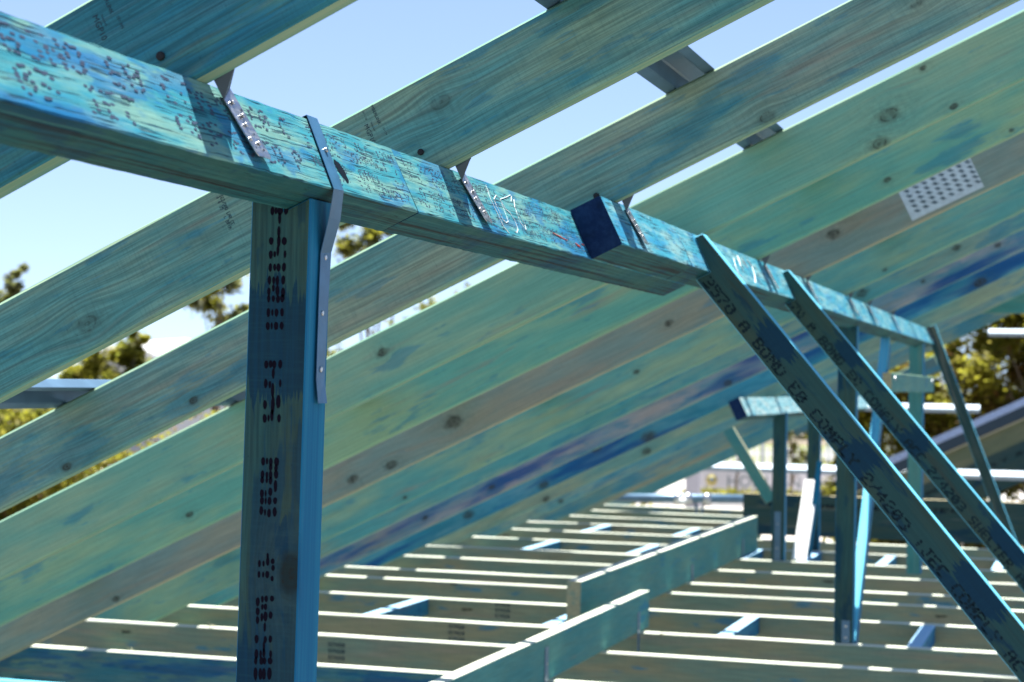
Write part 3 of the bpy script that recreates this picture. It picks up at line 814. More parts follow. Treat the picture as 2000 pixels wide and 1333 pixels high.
post4 = post('prop_post', -1.105, -1.017, 12.30, 12.45, ZJ + 0.001, (B2.x, B2.z), 0.03, 'farthest blue prop with a short crosspiece nailed to it', 0.0, M_BEAM, M_BLUEEDGE, PGp, PW2)
B5 = (V((-2.0584, 0, -0.0606)) - NN * 0.128)
post5 = post('prop_post', -2.066, -1.976, 12.824, 12.90, ZJ + 0.001, (B5.x, B5.z), 0.03, 'left one of two dark distant props, with a blue bracket at its foot', 0.0, M_POST, M_BLUEEDGE, PGp, 0.075)
post6 = post('prop_post', -1.958, -1.866, 13.74, 13.82, ZJ + 0.001, (B5.x, B5.z), 0.03, 'right one of two dark distant props, behind the leaning white board', 0.0, M_POST, M_BLUEEDGE, PGp, 0.075)
# printed dots on the big post
PD = [(-1.1549, 0.2482, 0.0034, 0.0065), (-1.149, 0.2488, 0.0024, 0.0054), (-1.1423, 0.2488, 0.0048, 0.0061), (-1.133, 0.2487, 0.0034, 0.0061), (-1.1431, 0.2379, 0.0027, 0.0088), (-1.1438, 0.2174, 0.0027, 0.0088), (-1.1557, 0.2042, 0.0038, 0.0057), (-1.1435, 0.2038, 0.003, 0.0082), (-1.1347, 0.2041, 0.0044, 0.0061), (-1.1447, 0.1901, 0.0024, 0.0082), (-1.1561, 0.1842, 0.0033, 0.0063), (-1.1496, 0.1843, 0.0022, 0.0048), (-1.1332, 0.1846, 0.0023, 0.0057), (-1.1564, 0.1649, 0.003, 0.0063), (-1.1493, 0.1649, 0.0027, 0.0052), (-1.1431, 0.1649, 0.0035, 0.006), (-1.1345, 0.1653, 0.0035, 0.0068), (-1.1573, 0.1462, 0.003, 0.0065), (-1.1504, 0.1458, 0.0024, 0.0061), (-1.1444, 0.1452, 0.003, 0.0075), (-1.1351, 0.1463, 0.0033, 0.0065), (-1.1577, 0.1288, 0.003, 0.0063), (-1.1508, 0.1342, 0.0024, 0.0054), (-1.1441, 0.1309, 0.0033, 0.0082), (-1.1351, 0.1282, 0.0035, 0.0075), (-1.1579, 0.1185, 0.0027, 0.0057), (-1.1505, 0.1186, 0.0027, 0.0052), (-1.143, 0.1179, 0.0035, 0.0054), (-1.1357, 0.1193, 0.0035, 0.0061), (-1.1579, 0.0981, 0.003, 0.0065), (-1.1515, 0.0981, 0.0019, 0.0052), (-1.1448, 0.0982, 0.0033, 0.0063), (-1.136, 0.0986, 0.003, 0.0063), (-1.1585, 0.0784, 0.0034, 0.0061), (-1.1521, 0.0788, 0.0018, 0.0052), (-1.1451, 0.0785, 0.0037, 0.0061), (-1.136, 0.0789, 0.0034, 0.0061), (-1.1595, 0.0217, 0.0034, 0.0061), (-1.1525, 0.0221, 0.0031, 0.0058), (-1.1467, 0.0216, 0.0034, 0.0064), (-1.1372, 0.022, 0.0034, 0.0064), (-1.1479, 0.0081, 0.0024, 0.0084), (-1.1597, -0.0066, 0.0031, 0.0067), (-1.1531, -0.008, 0.0021, 0.0055), (-1.1365, -0.0062, 0.0021, 0.0055), (-1.1483, -0.0164, 0.0028, 0.0107), (-1.1603, -0.038, 0.0034, 0.007), (-1.1478, -0.0378, 0.0031, 0.0138), (-1.1388, -0.033, 0.0037, 0.0101), (-1.1488, -0.0531, 0.0028, 0.0092), (-1.1603, -0.0582, 0.0034, 0.0064), (-1.154, -0.0578, 0.0018, 0.0052), (-1.1374, -0.0577, 0.0028, 0.0061), (-1.1614, -0.1217, 0.0034, 0.0064), (-1.1551, -0.1211, 0.0021, 0.0051), (-1.1489, -0.1218, 0.003, 0.0064), (-1.1397, -0.1215, 0.0041, 0.0064), (-1.1492, -0.1303, 0.003, 0.0051), (-1.1404, -0.1308, 0.003, 0.0051), (-1.1619, -0.1408, 0.0031, 0.006), (-1.1549, -0.1415, 0.0021, 0.0051), (-1.1489, -0.1413, 0.003, 0.006), (-1.1402, -0.1401, 0.0036, 0.0068), (-1.1622, -0.1493, 0.0031, 0.0051), (-1.1548, -0.1491, 0.0021, 0.0047), (-1.1487, -0.1497, 0.003, 0.006), (-1.1407, -0.1571, 0.003, 0.0094), (-1.1488, -0.1659, 0.0032, 0.0064), (-1.1622, -0.1689, 0.0032, 0.006), (-1.1562, -0.1687, 0.0015, 0.0051), (-1.1619, -0.1799, 0.0034, 0.006), (-1.1559, -0.1797, 0.0017, 0.0051), (-1.1497, -0.1795, 0.0032, 0.006), (-1.1407, -0.1791, 0.0034, 0.0051), (-1.1625, -0.1943, 0.0032, 0.0068), (-1.1565, -0.1967, 0.0017, 0.0051), (-1.15, -0.1973, 0.0032, 0.0068), (-1.1412, -0.1952, 0.0036, 0.0068), (-1.1638, -0.2722, 0.0023, 0.0054), (-1.1572, -0.2722, 0.0019, 0.0046), (-1.1506, -0.2683, 0.0029, 0.0065), (-1.1425, -0.268, 0.0032, 0.0043), (-1.1508, -0.2605, 0.002, 0.0043), (-1.1418, -0.2779, 0.0029, 0.0043), (-1.1642, -0.2885, 0.0023, 0.0052), (-1.1575, -0.2882, 0.0019, 0.0043), (-1.1509, -0.2879, 0.0032, 0.0054), (-1.143, -0.2936, 0.0026, 0.0043), (-1.1651, -0.3283, 0.0034, 0.0069), (-1.1579, -0.3243, 0.0023, 0.0049), (-1.1517, -0.3233, 0.0029, 0.0049), (-1.1423, -0.3228, 0.0034, 0.0046), (-1.1576, -0.3358, 0.0022, 0.0043), (-1.1526, -0.3355, 0.0029, 0.0049), (-1.165, -0.3426, 0.0032, 0.0063), (-1.1581, -0.3508, 0.0023, 0.0063), (-1.1523, -0.349, 0.0034, 0.0075), (-1.1441, -0.3472, 0.0032, 0.0057), (-1.165, -0.3554, 0.0029, 0.0057), (-1.153, -0.3647, 0.002, 0.0072), (-1.1659, -0.3833, 0.0032, 0.0066), (-1.1518, -0.3832, 0.0026, 0.0057), (-1.1438, -0.382, 0.0029, 0.0052), (-1.1539, -0.3933, 0.002, 0.0086), (-1.1657, -0.4054, 0.0032, 0.0072), (-1.1588, -0.405, 0.002, 0.0057), (-1.1537, -0.4033, 0.0023, 0.0066), (-1.1428, -0.404, 0.0023, 0.0057), (-1.1664, -0.4154, 0.0026, 0.0057), (-1.1573, -0.4149, 0.0034, 0.0057), (-1.1524, -0.4146, 0.0029, 0.0052), (-1.1436, -0.4141, 0.004, 0.0052), (-1.1663, -0.434, 0.0032, 0.0095), (-1.1585, -0.4342, 0.0032, 0.0086), (-1.153, -0.4338, 0.0032, 0.0086), (-1.1442, -0.4326, 0.0037, 0.0095)]
vs, fs = [], []
for (x, z, a, b) in PD:
    k0 = len(vs); n = 9
    for k in range(n):
        th = 2 * math.pi * k / n; q = rnd.uniform(0.92, 1.08)
        vs.append((z + b * math.sin(th) * q * (1.12 if math.sin(th) < 0 else 0.95), -0.0005, -(x + a * math.cos(th) * q)))
    fs.append(tuple(range(k0, k0 + n)))
tag(link('printed_text', mesh('printed_text', vs, fs, [M_INK]), PW[post1.name], post1), kind='stuff')

# strap that ties the purlin down to the big post
Lp = [(-1.150, 2.5690, 0.3790), (-1.1215, 2.5685, 0.3920), (-1.0955, 2.557, 0.3370), (-1.0676, 2.5458, 0.2800), (-1.0790, 2.5560, 0.2400), (-1.0956, 2.566, 0.188), (-1.0960, 2.5634, 0.1078), (-1.0966, 2.5614, -0.0002), (-1.0950, 2.567, -0.0351)]
Rp = [(-1.150, 2.6075, 0.3780), (-1.1209, 2.6075, 0.3915), (-1.0950, 2.596, 0.3365), (-1.0681, 2.5845, 0.2810), (-1.0790, 2.5990, 0.2400), (-1.0956, 2.606, 0.1916), (-1.0960, 2.5985, 0.1094), (-1.0966, 2.5924, 0.0), (-1.0930, 2.5956, -0.0353)]
ofs = [NN, (NN + RR).normalized(), RR, RR, XX, XX, XX, XX, XX]
Lp = [V(a) + k * 0.0030 for a, k in zip(Lp, ofs)]; Rp = [V(a) + k * 0.0030 for a, k in zip(Rp, ofs)]
strap = link('tie_down_strap', ribbon_me('tie_down_strap', Lp, Rp, 0.0011, ofs, M_STRAP))
tag(strap, 'blue grey steel strap bent over the beam and nailed to the big post', 'strap')
for (p, k) in (((-1.0966, 2.5848, 0.1832), XX), ((-1.0966, 2.5774, 0.0993), XX), ((-1.0966, 2.576, 0.0152), XX)):
    nail(strap, V(p) + k * 0.0044, k, 0.0046, 0.002)
nail(strap, (A1 - NN * 0.055 + RR * 0.0042 + YY * 2.580), RR, 0.0042, 0.003)

# ------------------------------------------------------------------ diagonal struts
def strut(label, al, s0, width, ys, th, A, L, mface, mside, notch=True, txt=None, seed=1):
    d = V((math.cos(al), 0, -math.sin(al))); q = V((math.sin(al), 0, math.cos(al)))
    O = V((s0, ys, 0))
    M = frame(O, d, YY, q)
    def loc(p): p = V(p) - V((s0, 0, 0)); return (p.dot(d), p.dot(q))
    Bf = A - NN * PH
    # front plane of the purlin: A + u*NN ; find where it meets local Z = width and the underside meets Z = 0
    ax, az = loc(A + RR * 0.0012 - NN * 0.016); bx, bz = loc(Bf + RR * 0.0012 - NN * 0.0012)
    rx, rz = RR.dot(d), RR.dot(q)
    k = (width - bz) / (az - bz)
    apex = (bx + (ax - bx) * k, width) if k < 1.0 else (ax, az)
    k2 = (0 - bz) / (-rz)
    seatp = (bx - rx * k2, 0.0)
    if not notch:
        poly = [(ax - 0.02, width), (ax - 0.02, 0.0), (L, 0.0), (L, width)]
    else:
        poly = [apex, (bx, bz), seatp, (L, 0.0), (L, width)]
        if k >= 1.0:
            nx, nz = NN.dot(d), NN.dot(q)
            poly.append((ax - (width - az) * nz / nx, width))
    o = prism('strut', M, poly, 0, th, mface, mside)
    tag(o, label, 'strut', 'diagonal struts from the beam down to the joists')
    if txt:
        vs, fs = dot_text([txt], (seatp[0] + 0.02, 0, 0.038), XX, -ZZ, -YY, 0.05, 0.0310, 0.0290, M_INK, 0.10, (0.95, 0.62), seed, 0.3)
        tag(link('printed_text', mesh('printed_text', vs, fs, [M_INKS]), PW[o.name], o), kind='stuff')
    return o
TX = "3570 A BOND E0 COMPLY 2/4203 :JEC COMPLY AC"
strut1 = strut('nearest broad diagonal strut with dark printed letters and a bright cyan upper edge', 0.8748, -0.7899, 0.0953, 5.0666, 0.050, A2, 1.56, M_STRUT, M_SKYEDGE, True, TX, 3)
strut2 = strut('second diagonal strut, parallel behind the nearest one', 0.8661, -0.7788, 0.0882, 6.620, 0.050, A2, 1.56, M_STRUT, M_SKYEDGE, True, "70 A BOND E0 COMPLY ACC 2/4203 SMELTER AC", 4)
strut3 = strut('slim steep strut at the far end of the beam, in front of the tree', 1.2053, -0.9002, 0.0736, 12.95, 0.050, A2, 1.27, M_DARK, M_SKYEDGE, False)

# leaning brace behind the dark prop (rises away from its foot to the beam)
bv = V((0, 1.38, 1.44)).normalized()
bn = V((0, -bv.z, bv.y))
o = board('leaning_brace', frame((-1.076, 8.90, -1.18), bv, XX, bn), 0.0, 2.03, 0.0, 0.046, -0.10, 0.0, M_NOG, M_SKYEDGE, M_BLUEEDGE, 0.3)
tag(o, 'blue brace rising away behind the dark prop, its upper side lit cyan', 'brace')
# crosspiece on the farthest prop
o = board('crosspiece', frame((-0.985, 9.62, -0.01), YY, -XX, ZZ), 0.0, 2.75, -0.035, 0.010, 0.0, 0.099, M_BEAM, M_EDGE, M_TANEDGE, 0.3)
tag(o, 'short level timber nailed beside the farthest prop, sunlit on top', 'crosspiece')
for yy in (9.78, 12.2):
    nail(o, (-0.9495, yy, 0.06), XX, 0.012, 0.006, M_ZINC)

# ------------------------------------------------------------------ ceiling joists
JY = [6.35, 7.2384, 8.0942, 8.824, 9.7156, 10.5603, 11.1229, 11.9947, 12.8168, 13.7148, 14.5813, 15.4591, 16.2996, 17.1, 18.0]
JD = 0.15
JL = ['nearest blue ceiling joist in the bottom left corner', 'blue joist with swirling grain and a black knot at bottom left',
 'first pale joist right of the big post, nearest pale one at bottom right', 'joist carrying the dark prop, stamped text on its face', 'joist with stamps in front of the broken beam end', 'joist just behind the end of the lower beam',
 'closely spaced joist below the upper beam', 'middle joist with a long shaded stretch left of the upper beam', 'joist under the left distant prop', 'joist under the right distant prop',
 'joist two rows in front of the dark end beam', 'joist one row in front of the dark end beam', 'distant joist crossing near the scaffold tube', 'second last joist before the scaffold tube', 'last faint joist below the scaffold tube']
joists = []
for i, y in enumerate(JY):
    m = M_JOISTB if i < 2 else M_JOIST
    x1 = 3.2 if i < 10 else (-0.3 if i < 11 else -2.72)
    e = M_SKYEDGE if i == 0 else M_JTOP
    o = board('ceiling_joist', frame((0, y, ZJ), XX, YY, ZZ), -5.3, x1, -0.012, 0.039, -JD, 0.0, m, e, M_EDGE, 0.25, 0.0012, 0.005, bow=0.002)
    tag(o, JL[i], 'ceiling joist', 'parallel ceiling joists')
    joists.append(o)
def joist_print(i, x, z, s, n=4):
    vs, fs = dot_text(["57M20"] * n, (x, -0.0124, z), XX, -ZZ, -YY, s * 1.7, s * 0.95, s, M_INK2, 0.05, (0.8, 0.8), i, 0.3)
    tag(link('printed_text', mesh('printed_text', vs, fs, [M_INK2]), PW[joists[i].name], joists[i]), kind='stuff')
joist_print(2, -3.36, -0.035, 0.018); joist_print(3, -3.02, -0.020, 0.018, 4); joist_print(4, -3.06, -0.010, 0.018, 3); joist_print(7, -2.95, -0.012, 0.02, 3); joist_print(2, -0.40, -0.025, 0.016, 2)

# noggings between joists
NGX = [(-3.479, 3, 'with a shadow across it, between the stamped joists right of the big post'), (-2.53, 3, 'pushed against the left side of the lower beam'), (-1.652, 3, 'in the bay left of the dark prop, its top sunlit'),
 (-0.757, 3, 'in shade right of the dark prop, under the nearest strut'), (-3.847, 8, 'left one of a pair in the far left bay'), (-3.077, 8, 'right one of a pair beside the upper beam'),
 (-1.871, 8, 'beside the foot of the white board'), (-1.334, 8, 'between the dark prop and the nearest strut in the far bay'), (-3.885, 10, 'in the last left bay but one'), (-3.12, 10, 'tucked behind the upper beam in the far left bay'),
 (-2.30, 8, 'half hidden by the far end of the upper beam'), (-0.57, 8, 'peeping out between the two long struts')]
for x, i, lab in NGX:
    y0 = JY[i] + 0.041; y1 = JY[i + 1] - 0.014
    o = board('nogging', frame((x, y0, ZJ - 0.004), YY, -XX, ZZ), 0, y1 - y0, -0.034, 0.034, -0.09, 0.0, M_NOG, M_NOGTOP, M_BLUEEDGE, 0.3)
    tag(o, 'blue nogging ' + lab, 'nogging', 'blue noggings between the joists')

# hanging beams on the joists
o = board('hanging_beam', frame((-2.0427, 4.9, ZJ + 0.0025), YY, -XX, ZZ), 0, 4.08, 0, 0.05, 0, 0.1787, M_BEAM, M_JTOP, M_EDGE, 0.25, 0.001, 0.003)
tag(o, 'lower hanging beam at bottom centre, lying across the joists with a sunlit top', 'beam', 'hanging beams on the joists')
hb1 = o
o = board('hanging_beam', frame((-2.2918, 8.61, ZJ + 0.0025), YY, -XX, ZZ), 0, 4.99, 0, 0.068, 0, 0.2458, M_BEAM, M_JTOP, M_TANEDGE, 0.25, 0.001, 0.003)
tag(o, 'taller hanging beam behind the lower one, running toward the distant props', 'beam', 'hanging beams on the joists')
hb2 = o
def bracket(x, y, z0, z1, w, label, n=(1, 0, 0)):
    root = empty('steel_bracket', frame((x, y, z0), XX, YY, ZZ))
    if n[0]:
        link('plate', box_me('plate', (0.001, -w / 2, 0), (0.003, w / 2, z1 - z0), M_ZINCB), PW[root.name], root)
    else:
        link('plate', box_me('plate', (-w / 2, -0.004, 0), (w / 2, -0.001, z1 - z0), M_ZINCB), PW[root.name], root)
    for k in (0.25, 0.75):
        z = z0 + (z1 - z0) * k
        nail(root, (x + 0.003 * n[0], y + 0.004 * n[1], z), n, 0.006, 0.003)
    return tag(root, label, 'bracket', 'steel brackets on beams and posts')
bracket(-2.0427, 8.760, -1.30, -1.085, 0.05, 'grey strap plate on the side of the lower beam close to its far end')
bracket(-2.0427, 7.160, -1.30, -1.045, 0.05, 'grey strap plate on the side of the lower beam at the bottom of the view')
bracket(-2.2918, 11.240, -1.30, -1.085, 0.06, 'grey strap plate on the side of the taller beam')
bracket(-2.2918, 13.0, -1.30, -1.063, 0.06, 'grey strap plate near the far end of the taller beam')
bracket(-1.066, 8.823, -1.184, -1.079, 0.038, 'steel bracket at the foot of the dark prop', (0, -1, 0))
bracket(-2.023, 12.822, -1.184, -0.849, 0.045, 'tall blue bracket at the foot of the left distant prop', (0, -1, 0))

# dark deep end beam, white leaning board and blue strap behind the distant props
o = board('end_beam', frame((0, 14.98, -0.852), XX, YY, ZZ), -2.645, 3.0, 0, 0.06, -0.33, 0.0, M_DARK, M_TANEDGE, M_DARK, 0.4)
tag(o, 'deep dark beam across the far end of the joists', 'beam')
vs, fs = dot_text(["57 COMPLY BOND JEC"], (-2.45, -0.0005, -0.07), XX, -ZZ, -YY, 0.1, 0.085, 0.03, M_INK, 0.1, (0.8, 0.8), 5)
tag(link('printed_text', mesh('printed_text', vs, fs, [M_INK]), PW[o.name], o), kind='stuff')
wt = V((-1.868, 13.35, -0.648)); wbm = V((-1.898, 12.99, -1.184))
ax = (wt - wbm).normalized(); wx = (XX - ax * XX.dot(ax)).normalized(); wn_ = wx.cross(ax)
o = board('leaning_board', frame(wbm, ax, wx, wx.cross(ax) * -1 if False else ax.cross(wx)), 0, (wt - wbm).length, -0.050, 0.050, 0.0, 0.012, M_WHITEP, M_WHITEP, M_WHITEP, 0.3)
tag(o, 'bright white board leaning between the distant props', 'board')
a0 = V((-1.80, 13.25, -0.512)); a1 = V((-1.868, 13.22, -1.184))
ax = (a0 - a1).normalized(); wx = (XX - ax * XX.dot(ax)).normalized()
o = board('leaning_batten', frame(a1, ax, wx, ax.cross(wx)), 0, (a0 - a1).length, -0.02, 0.02, 0.0, 0.02, M_NOG, M_BLUEEDGE, M_BLUEEDGE, 0.3)
tag(o, 'slim blue stick leaning beside the white board', 'stick')
# pale raking timber at the left end of the dark beam
a0 = V((-2.70, 14.85, -0.43)); a1 = V((-2.465, 14.85, -0.80))
ax = (a0 - a1).normalized()
o = board('raking_timber', frame(a1, ax, YY, ax.cross(YY)), -0.12, (a0 - a1).length + 0.2, 0.0, 0.05, -0.047, 0.047, M_BEAM, M_TANEDGE, M_TANEDGE, 0.2)
tag(o, 'short pale timber raking down onto the left end of the dark end beam', 'timber')

# collar board at upper right
o = board('collar_board', frame((0, 14.1, 0.575), XX, YY, ZZ), -1.05, 3.0, 0, 0.045, 0.0, 0.27, M_BEAM, M_TANEDGE, M_EDGE, 0.3)
tag(o, 'level board under the rafters at the right edge of the picture', 'board')

# ------------------------------------------------------------------ lower roof beyond: rafter with steel capping, level battens
LR = frame(V((-1.997, 20.0, -0.716)), RR, YY, NN)
o = link('capping_channel', None)
bpy.data.objects.remove(o)
capv = V((0, 0, 0))
root = empty('capped_rafter', LR)
tag(root, 'distant rafter rising to the right with a lilac steel capping along its top', 'rafter')
def lbox(name, x0, x1, y0, y1, z0, z1, m):
    return link(name, box_me(name, (x0, y0, z0), (x1, y1, z1), m), LR, root)
M_LILAC = metal("lilac_steel", (0.52, 0.58, 0.80), 0.45)
M_OLIVE = timber("olive_pine", (0.16, 0.18, 0.10), (0.22, 0.21, 0.12), (0.10, 0.18, 0.15), dye=-0.15, warm=0.0)
lbox('capping', -0.6, 4.0, -0.03, 0.10, -0.075, 0.0, M_LILAC)
lbox('channel_web', -0.6, 4.0, -0.02, 0.09, -0.185, -0.0765, flat('dark_channel', (0.03, 0.05, 0.07), 0.5, 0.4))
lbox('trim_strip', -0.6, 4.0, -0.035, 0.09, -0.205, -0.187, M_TANEDGE)
lbox('rafter_body', -0.6, 4.0, 0.0, 0.07, -0.400, -0.207, M_OLIVE)
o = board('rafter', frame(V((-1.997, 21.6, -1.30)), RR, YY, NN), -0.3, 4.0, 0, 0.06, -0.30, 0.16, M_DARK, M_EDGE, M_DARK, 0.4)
tag(o, 'deep dark rafter behind the one with lilac capping, faint print on it', 'rafter')
vs, fs = dot_text(["BOND COMPLY 2/42"], (0.3, -0.0005, 0.02), XX, -ZZ, -YY, 0.1, 0.09, 0.035, M_INK, 0.1, (0.8, 0.8), 5)
tag(link('printed_text', mesh('printed_text', vs, fs, [M_INK]), PW[o.name], o), kind='stuff')
LB = 'pale level battens of the lower roof beyond'
UT = V((0, RR.x, RR.z)); UN = V((0, -RR.z, RR.x))
M_PALE = flat("bright_zinc", (0.30, 0.38, 0.46), 0.45, 0.5, 0.2, 0.05, 10)
for (x0, x1, y, z, lab) in ((-4.3, 1.5, 20.3, -0.925, 'lowest pale batten, crossing behind the distant props'), (-2.6, -1.16, 21.7, -0.245, 'middle pale batten ending at the lilac capping'), (-1.17, 1.5, 23.6, 0.680, 'top pale batten in front of the tree at upper right')):
    o = link('level_batten', box_me('level_batten', (x0, 0.0, 0.0), (x1, 0.115, 0.050), M_PALE), frame((0, y, z), XX, UT, UN))
    tag(o, lab, 'batten', LB)
for x in (0.3, 1.3):
    o = board('rafter', frame((x, 19.3, -1.42), UT, XX, UN), 0, 5.4, 0, 0.045, -0.14, -0.004, M_DARK, M_EDGE, M_EDGE, 0.5)
    tag(o, 'rafter of the lower roof carrying the pale level battens' + (' nearer the beam' if x < 1 else ' farther right'), 'rafter')

# scaffold tube with couplers
root = empty('scaffold_rail', frame((-3.44, 17.28, -1.053), XX, YY, ZZ))
tag(root, 'blue grey scaffold tube with couplers beyond the far joists', 'scaffold tube')
link('tube', tube_me('tube', [(-4.6, 16.96, -1.063), (-2.6, 17.54, -1.04)], 0.042, M_ZINCB, 14), Matrix.Identity(4), root)
for x in (-3.66, -3.57, -3.40):
    y = 16.96 + (x + 4.6) * 0.29
    link('coupler', tube_me('coupler', [(x - 0.035, y - 0.01, -1.056), (x + 0.035, y + 0.01, -1.055)], 0.060, M_ZINC, 12), Matrix.Identity(4), root)
for x in (-3.50, -3.43):
    y = 16.96 + (x + 4.6) * 0.29
    link('clamp_leg', tube_me('clamp_leg', [(x, y, -1.09), (x + (0.02 if x < -3.45 else -0.02), y, -1.24)], 0.012, M_ZINCB, 8), Matrix.Identity(4), root)
link('lamp_cap', tube_me('lamp_cap', [(-3.60, 17.18, -1.075), (-3.60, 17.16, -1.065)], 0.034, M_WHITEP, 12), Matrix.Identity(4), root)
# sawn shavings / splinters on the joists
def chip(pos, s, label, seed):
    r = random.Random(seed); bm = bmesh.new()
    for k in range(7):
        c = V(pos) + V((r.uniform(-s, s), r.uniform(-s, s) * 0.5, r.uniform(0, s * 0.7)))
        q = [c + V((r.uniform(-s, s), r.uniform(-s, s), r.uniform(-s, s))) * 0.6 for _ in range(4)]
        bm.faces.new([bm.verts.new(v) for v in q[:3]]); bm.faces.new([bm.verts.new(v) for v in q[1:]])
    me = bpy.data.meshes.new('wood_shaving'); bm.to_mesh(me); bm.free(); me.materials.append(M_TANEDGE)
    return tag(link('wood_shaving', me), label, 'shaving', 'wood shavings on the joists')
chip((-3.97, 8.09, ZJ + 0.004), 0.018, 'curl of pale shavings on the joist left of the big post', 2)
chip((-3.93, 7.24, ZJ + 0.004), 0.014, 'pinkish crumb of shavings on the blue joist at bottom left', 3)
chip((-1.93, 8.80, ZJ - 0.006), 0.018, 'pale shaving hanging from a joist right of the lower beam', 4)

# top plates that carry the joists and rafters
for x, lab in ((-4.45, 'wall plate under the eaves ends of the joists'), (2.95, 'wall plate under the right ends of the joists')):
    o = board('wall_plate', frame((x, 1.0, ZJ - JD - 0.002), YY, -XX, ZZ), 0, 18.2, -0.045, 0.045, -0.09, 0.0, M_JOIST, M_EDGE, M_EDGE, 0.6)
    tag(o, lab, 'wall plate')

# ------------------------------------------------------------------ background: trees
def leaf_mat(name, c, c2):
    t = NT(name)
    oi = t.n('ShaderNodeTexCoord')
    n = t.noise(t.vmath('MULTIPLY', oi.outputs['Object'], (1.6, 1.6, 1.6)), 1.0, 4.0)
    t.col(t.mix(t.ramp(n, 0.35, 0.65), c, c2), 0.55, 0.35)
    tr = t.n('ShaderNodeBsdfTranslucent'); t.put(tr.inputs[0], t.mix(0.5, c2, (0.22, 0.26, 0.03)))
    mx = t.n('ShaderNodeMixShader'); mx.inputs[0].default_value = 0.68
    t.l(t.b.outputs[0], mx.inputs[1]); t.l(tr.outputs[0], mx.inputs[2]); t.l(mx.outputs[0], t.out.inputs[0])
    return t.m
L_OLIVE = leaf_mat("olive_leaf", (0.190, 0.185, 0.030), (0.300, 0.270, 0.045))
L_GOLD = leaf_mat("golden_leaf", (0.330, 0.300, 0.030), (0.400, 0.350, 0.045))
L_RUST = leaf_mat("rusty_leaf", (0.260, 0.110, 0.035), (0.200, 0.130, 0.050))
L_GREY = leaf_mat("grey_green_leaf", (0.150, 0.170, 0.110), (0.220, 0.230, 0.150))
L_DARK = leaf_mat("dark_leaf", (0.085, 0.095, 0.020), (0.140, 0.140, 0.030))
M_BARK = flat("bark", (0.20, 0.16, 0.12), 0.9, 0.1, 0, 0.3, 8.0)
def tree(base, clumps, nleaf, size, mats, label, seed, group='trees behind the building', wts=None, lean=(0, 0)):
    r = random.Random(seed)
    root = empty('tree', Matrix.Translation(V(base)))
    W = PW[root.name]
    top = max(c[2] for c in clumps)
    # trunk and limbs
    vs, fs = [], []
    def add(me):
        q = len(vs); vs.extend([v.co.copy() for v in me.vertices]); fs.extend([tuple(i + q for i in p.vertices) for p in me.polygons]); bpy.data.meshes.remove(me)
    H = top * 0.62
    tr = [V((lean[0] * k / 5 + r.uniform(-.08, .08), lean[1] * k / 5, H * k / 5)) for k in range(6)]
    r0 = 0.011 * top + 0.03
    add(tube_me('t', tr, [r0 * (1 - 0.13 * k) for k in range(6)], M_BARK, 8))
    for c in clumps:
        s = tr[min(5, max(2, int(5 * min(1, c[2] / top) * 0.8)))]
        e = V(c[:3]); m = s.lerp(e, 0.5) + V((r.uniform(-.15, .15), r.uniform(-.15, .15), 0.1))
        add(tube_me('t', [s, m, e], [r0 * 0.35, r0 * 0.22, r0 * 0.08], M_BARK, 5))
    link('trunk', mesh('trunk', vs, fs, [M_BARK], None, True), W, root)
    lv, lf, ls = [], [], []
    tot = sum(c[3] ** 2 for c in clumps)
    for ci, c in enumerate(clumps):
        n = int(nleaf * c[3] ** 2 / tot)
        # sub-clumps give an uneven edge with gaps
        subs = []
        for _ in range(max(4, int(10 * c[3]))):
            d = V((r.gauss(0, 1), r.gauss(0, 1), r.gauss(0, 0.8))).normalized() * (c[3] * r.uniform(0.25, 1.0))
            subs.append((V(c[:3]) + d, c[3] * r.uniform(0.16, 0.36), r.choices(range(len(mats)), wts)[0]))
        for _ in range(n):
            sc, sr, sm = r.choice(subs)
            p = sc + V((r.gauss(0, 1), r.gauss(0, 1), r.gauss(0, 1))) * sr * (0.55 if r.random() < 0.7 else 1.0)
            a = V((r.uniform(-1, 1), r.uniform(-1, 1), r.uniform(-0.7, 0.5))).normalized() * size * r.uniform(0.6, 1.4)
            b = a.cross(V((r.gauss(0, .5), r.gauss(0, .5), 1))).normalized() * size * 0.30
            q = len(lv)
            lv += [p - a * 0.5, p + b, p + a * 0.5, p - b]; lf.append((q, q + 1, q + 2, q + 3))
            ls.append(sm if r.random() < 0.8 else r.randrange(len(mats)))
    link('crown', mesh('crown', lv, lf, mats, ls), W, root)
    return tag(root, label, 'tree', group)
def clumps(n, rx, ry, z0, z1, r0, r1, seed):
    r = random.Random(seed)
    return [(r.uniform(-rx, rx), r.uniform(-ry, ry), r.uniform(z0, z1), r.uniform(r0, r1)) for _ in range(n)]
def grid_clumps(nx, nz, xr, yr, z0, z1, r0, r1, seed):
    r = random.Random(seed); o = []
    for i in range(nx):
        for k in range(nz):
            u = (i + r.uniform(0.15, 0.85)) / nx * 2 - 1; w = (k + r.uniform(0.15, 0.85)) / nz
            o.append((u * xr * (1 - 0.45 * w ** 3), r.uniform(-yr, yr), z0 + (z1 - z0) * w, r.uniform(r0, r1)))
    return o
# right of the picture: broad golden-green tree and a rusty one beside it
tree((-0.9, 38.5, GZ), grid_clumps(5, 6, 2.2, 1.0, 0.6, 7.3, 0.75, 1.15, 11), 46000, 0.17, [L_OLIVE, L_GOLD, L_RUST, L_OLIVE], 'broad golden green tree with rusty patches at the right edge', 21, wts=(6, 5, 2, 1))
tree((-3.2, 37.4, GZ), grid_clumps(4, 4, 1.5, 0.9, 0.4, 4.3, 0.6, 0.95, 12), 28000, 0.16, [L_OLIVE, L_GOLD, L_RUST, L_OLIVE], 'lower olive tree seen between the prop and the steep strut', 22, wts=(6, 3, 2, 1))
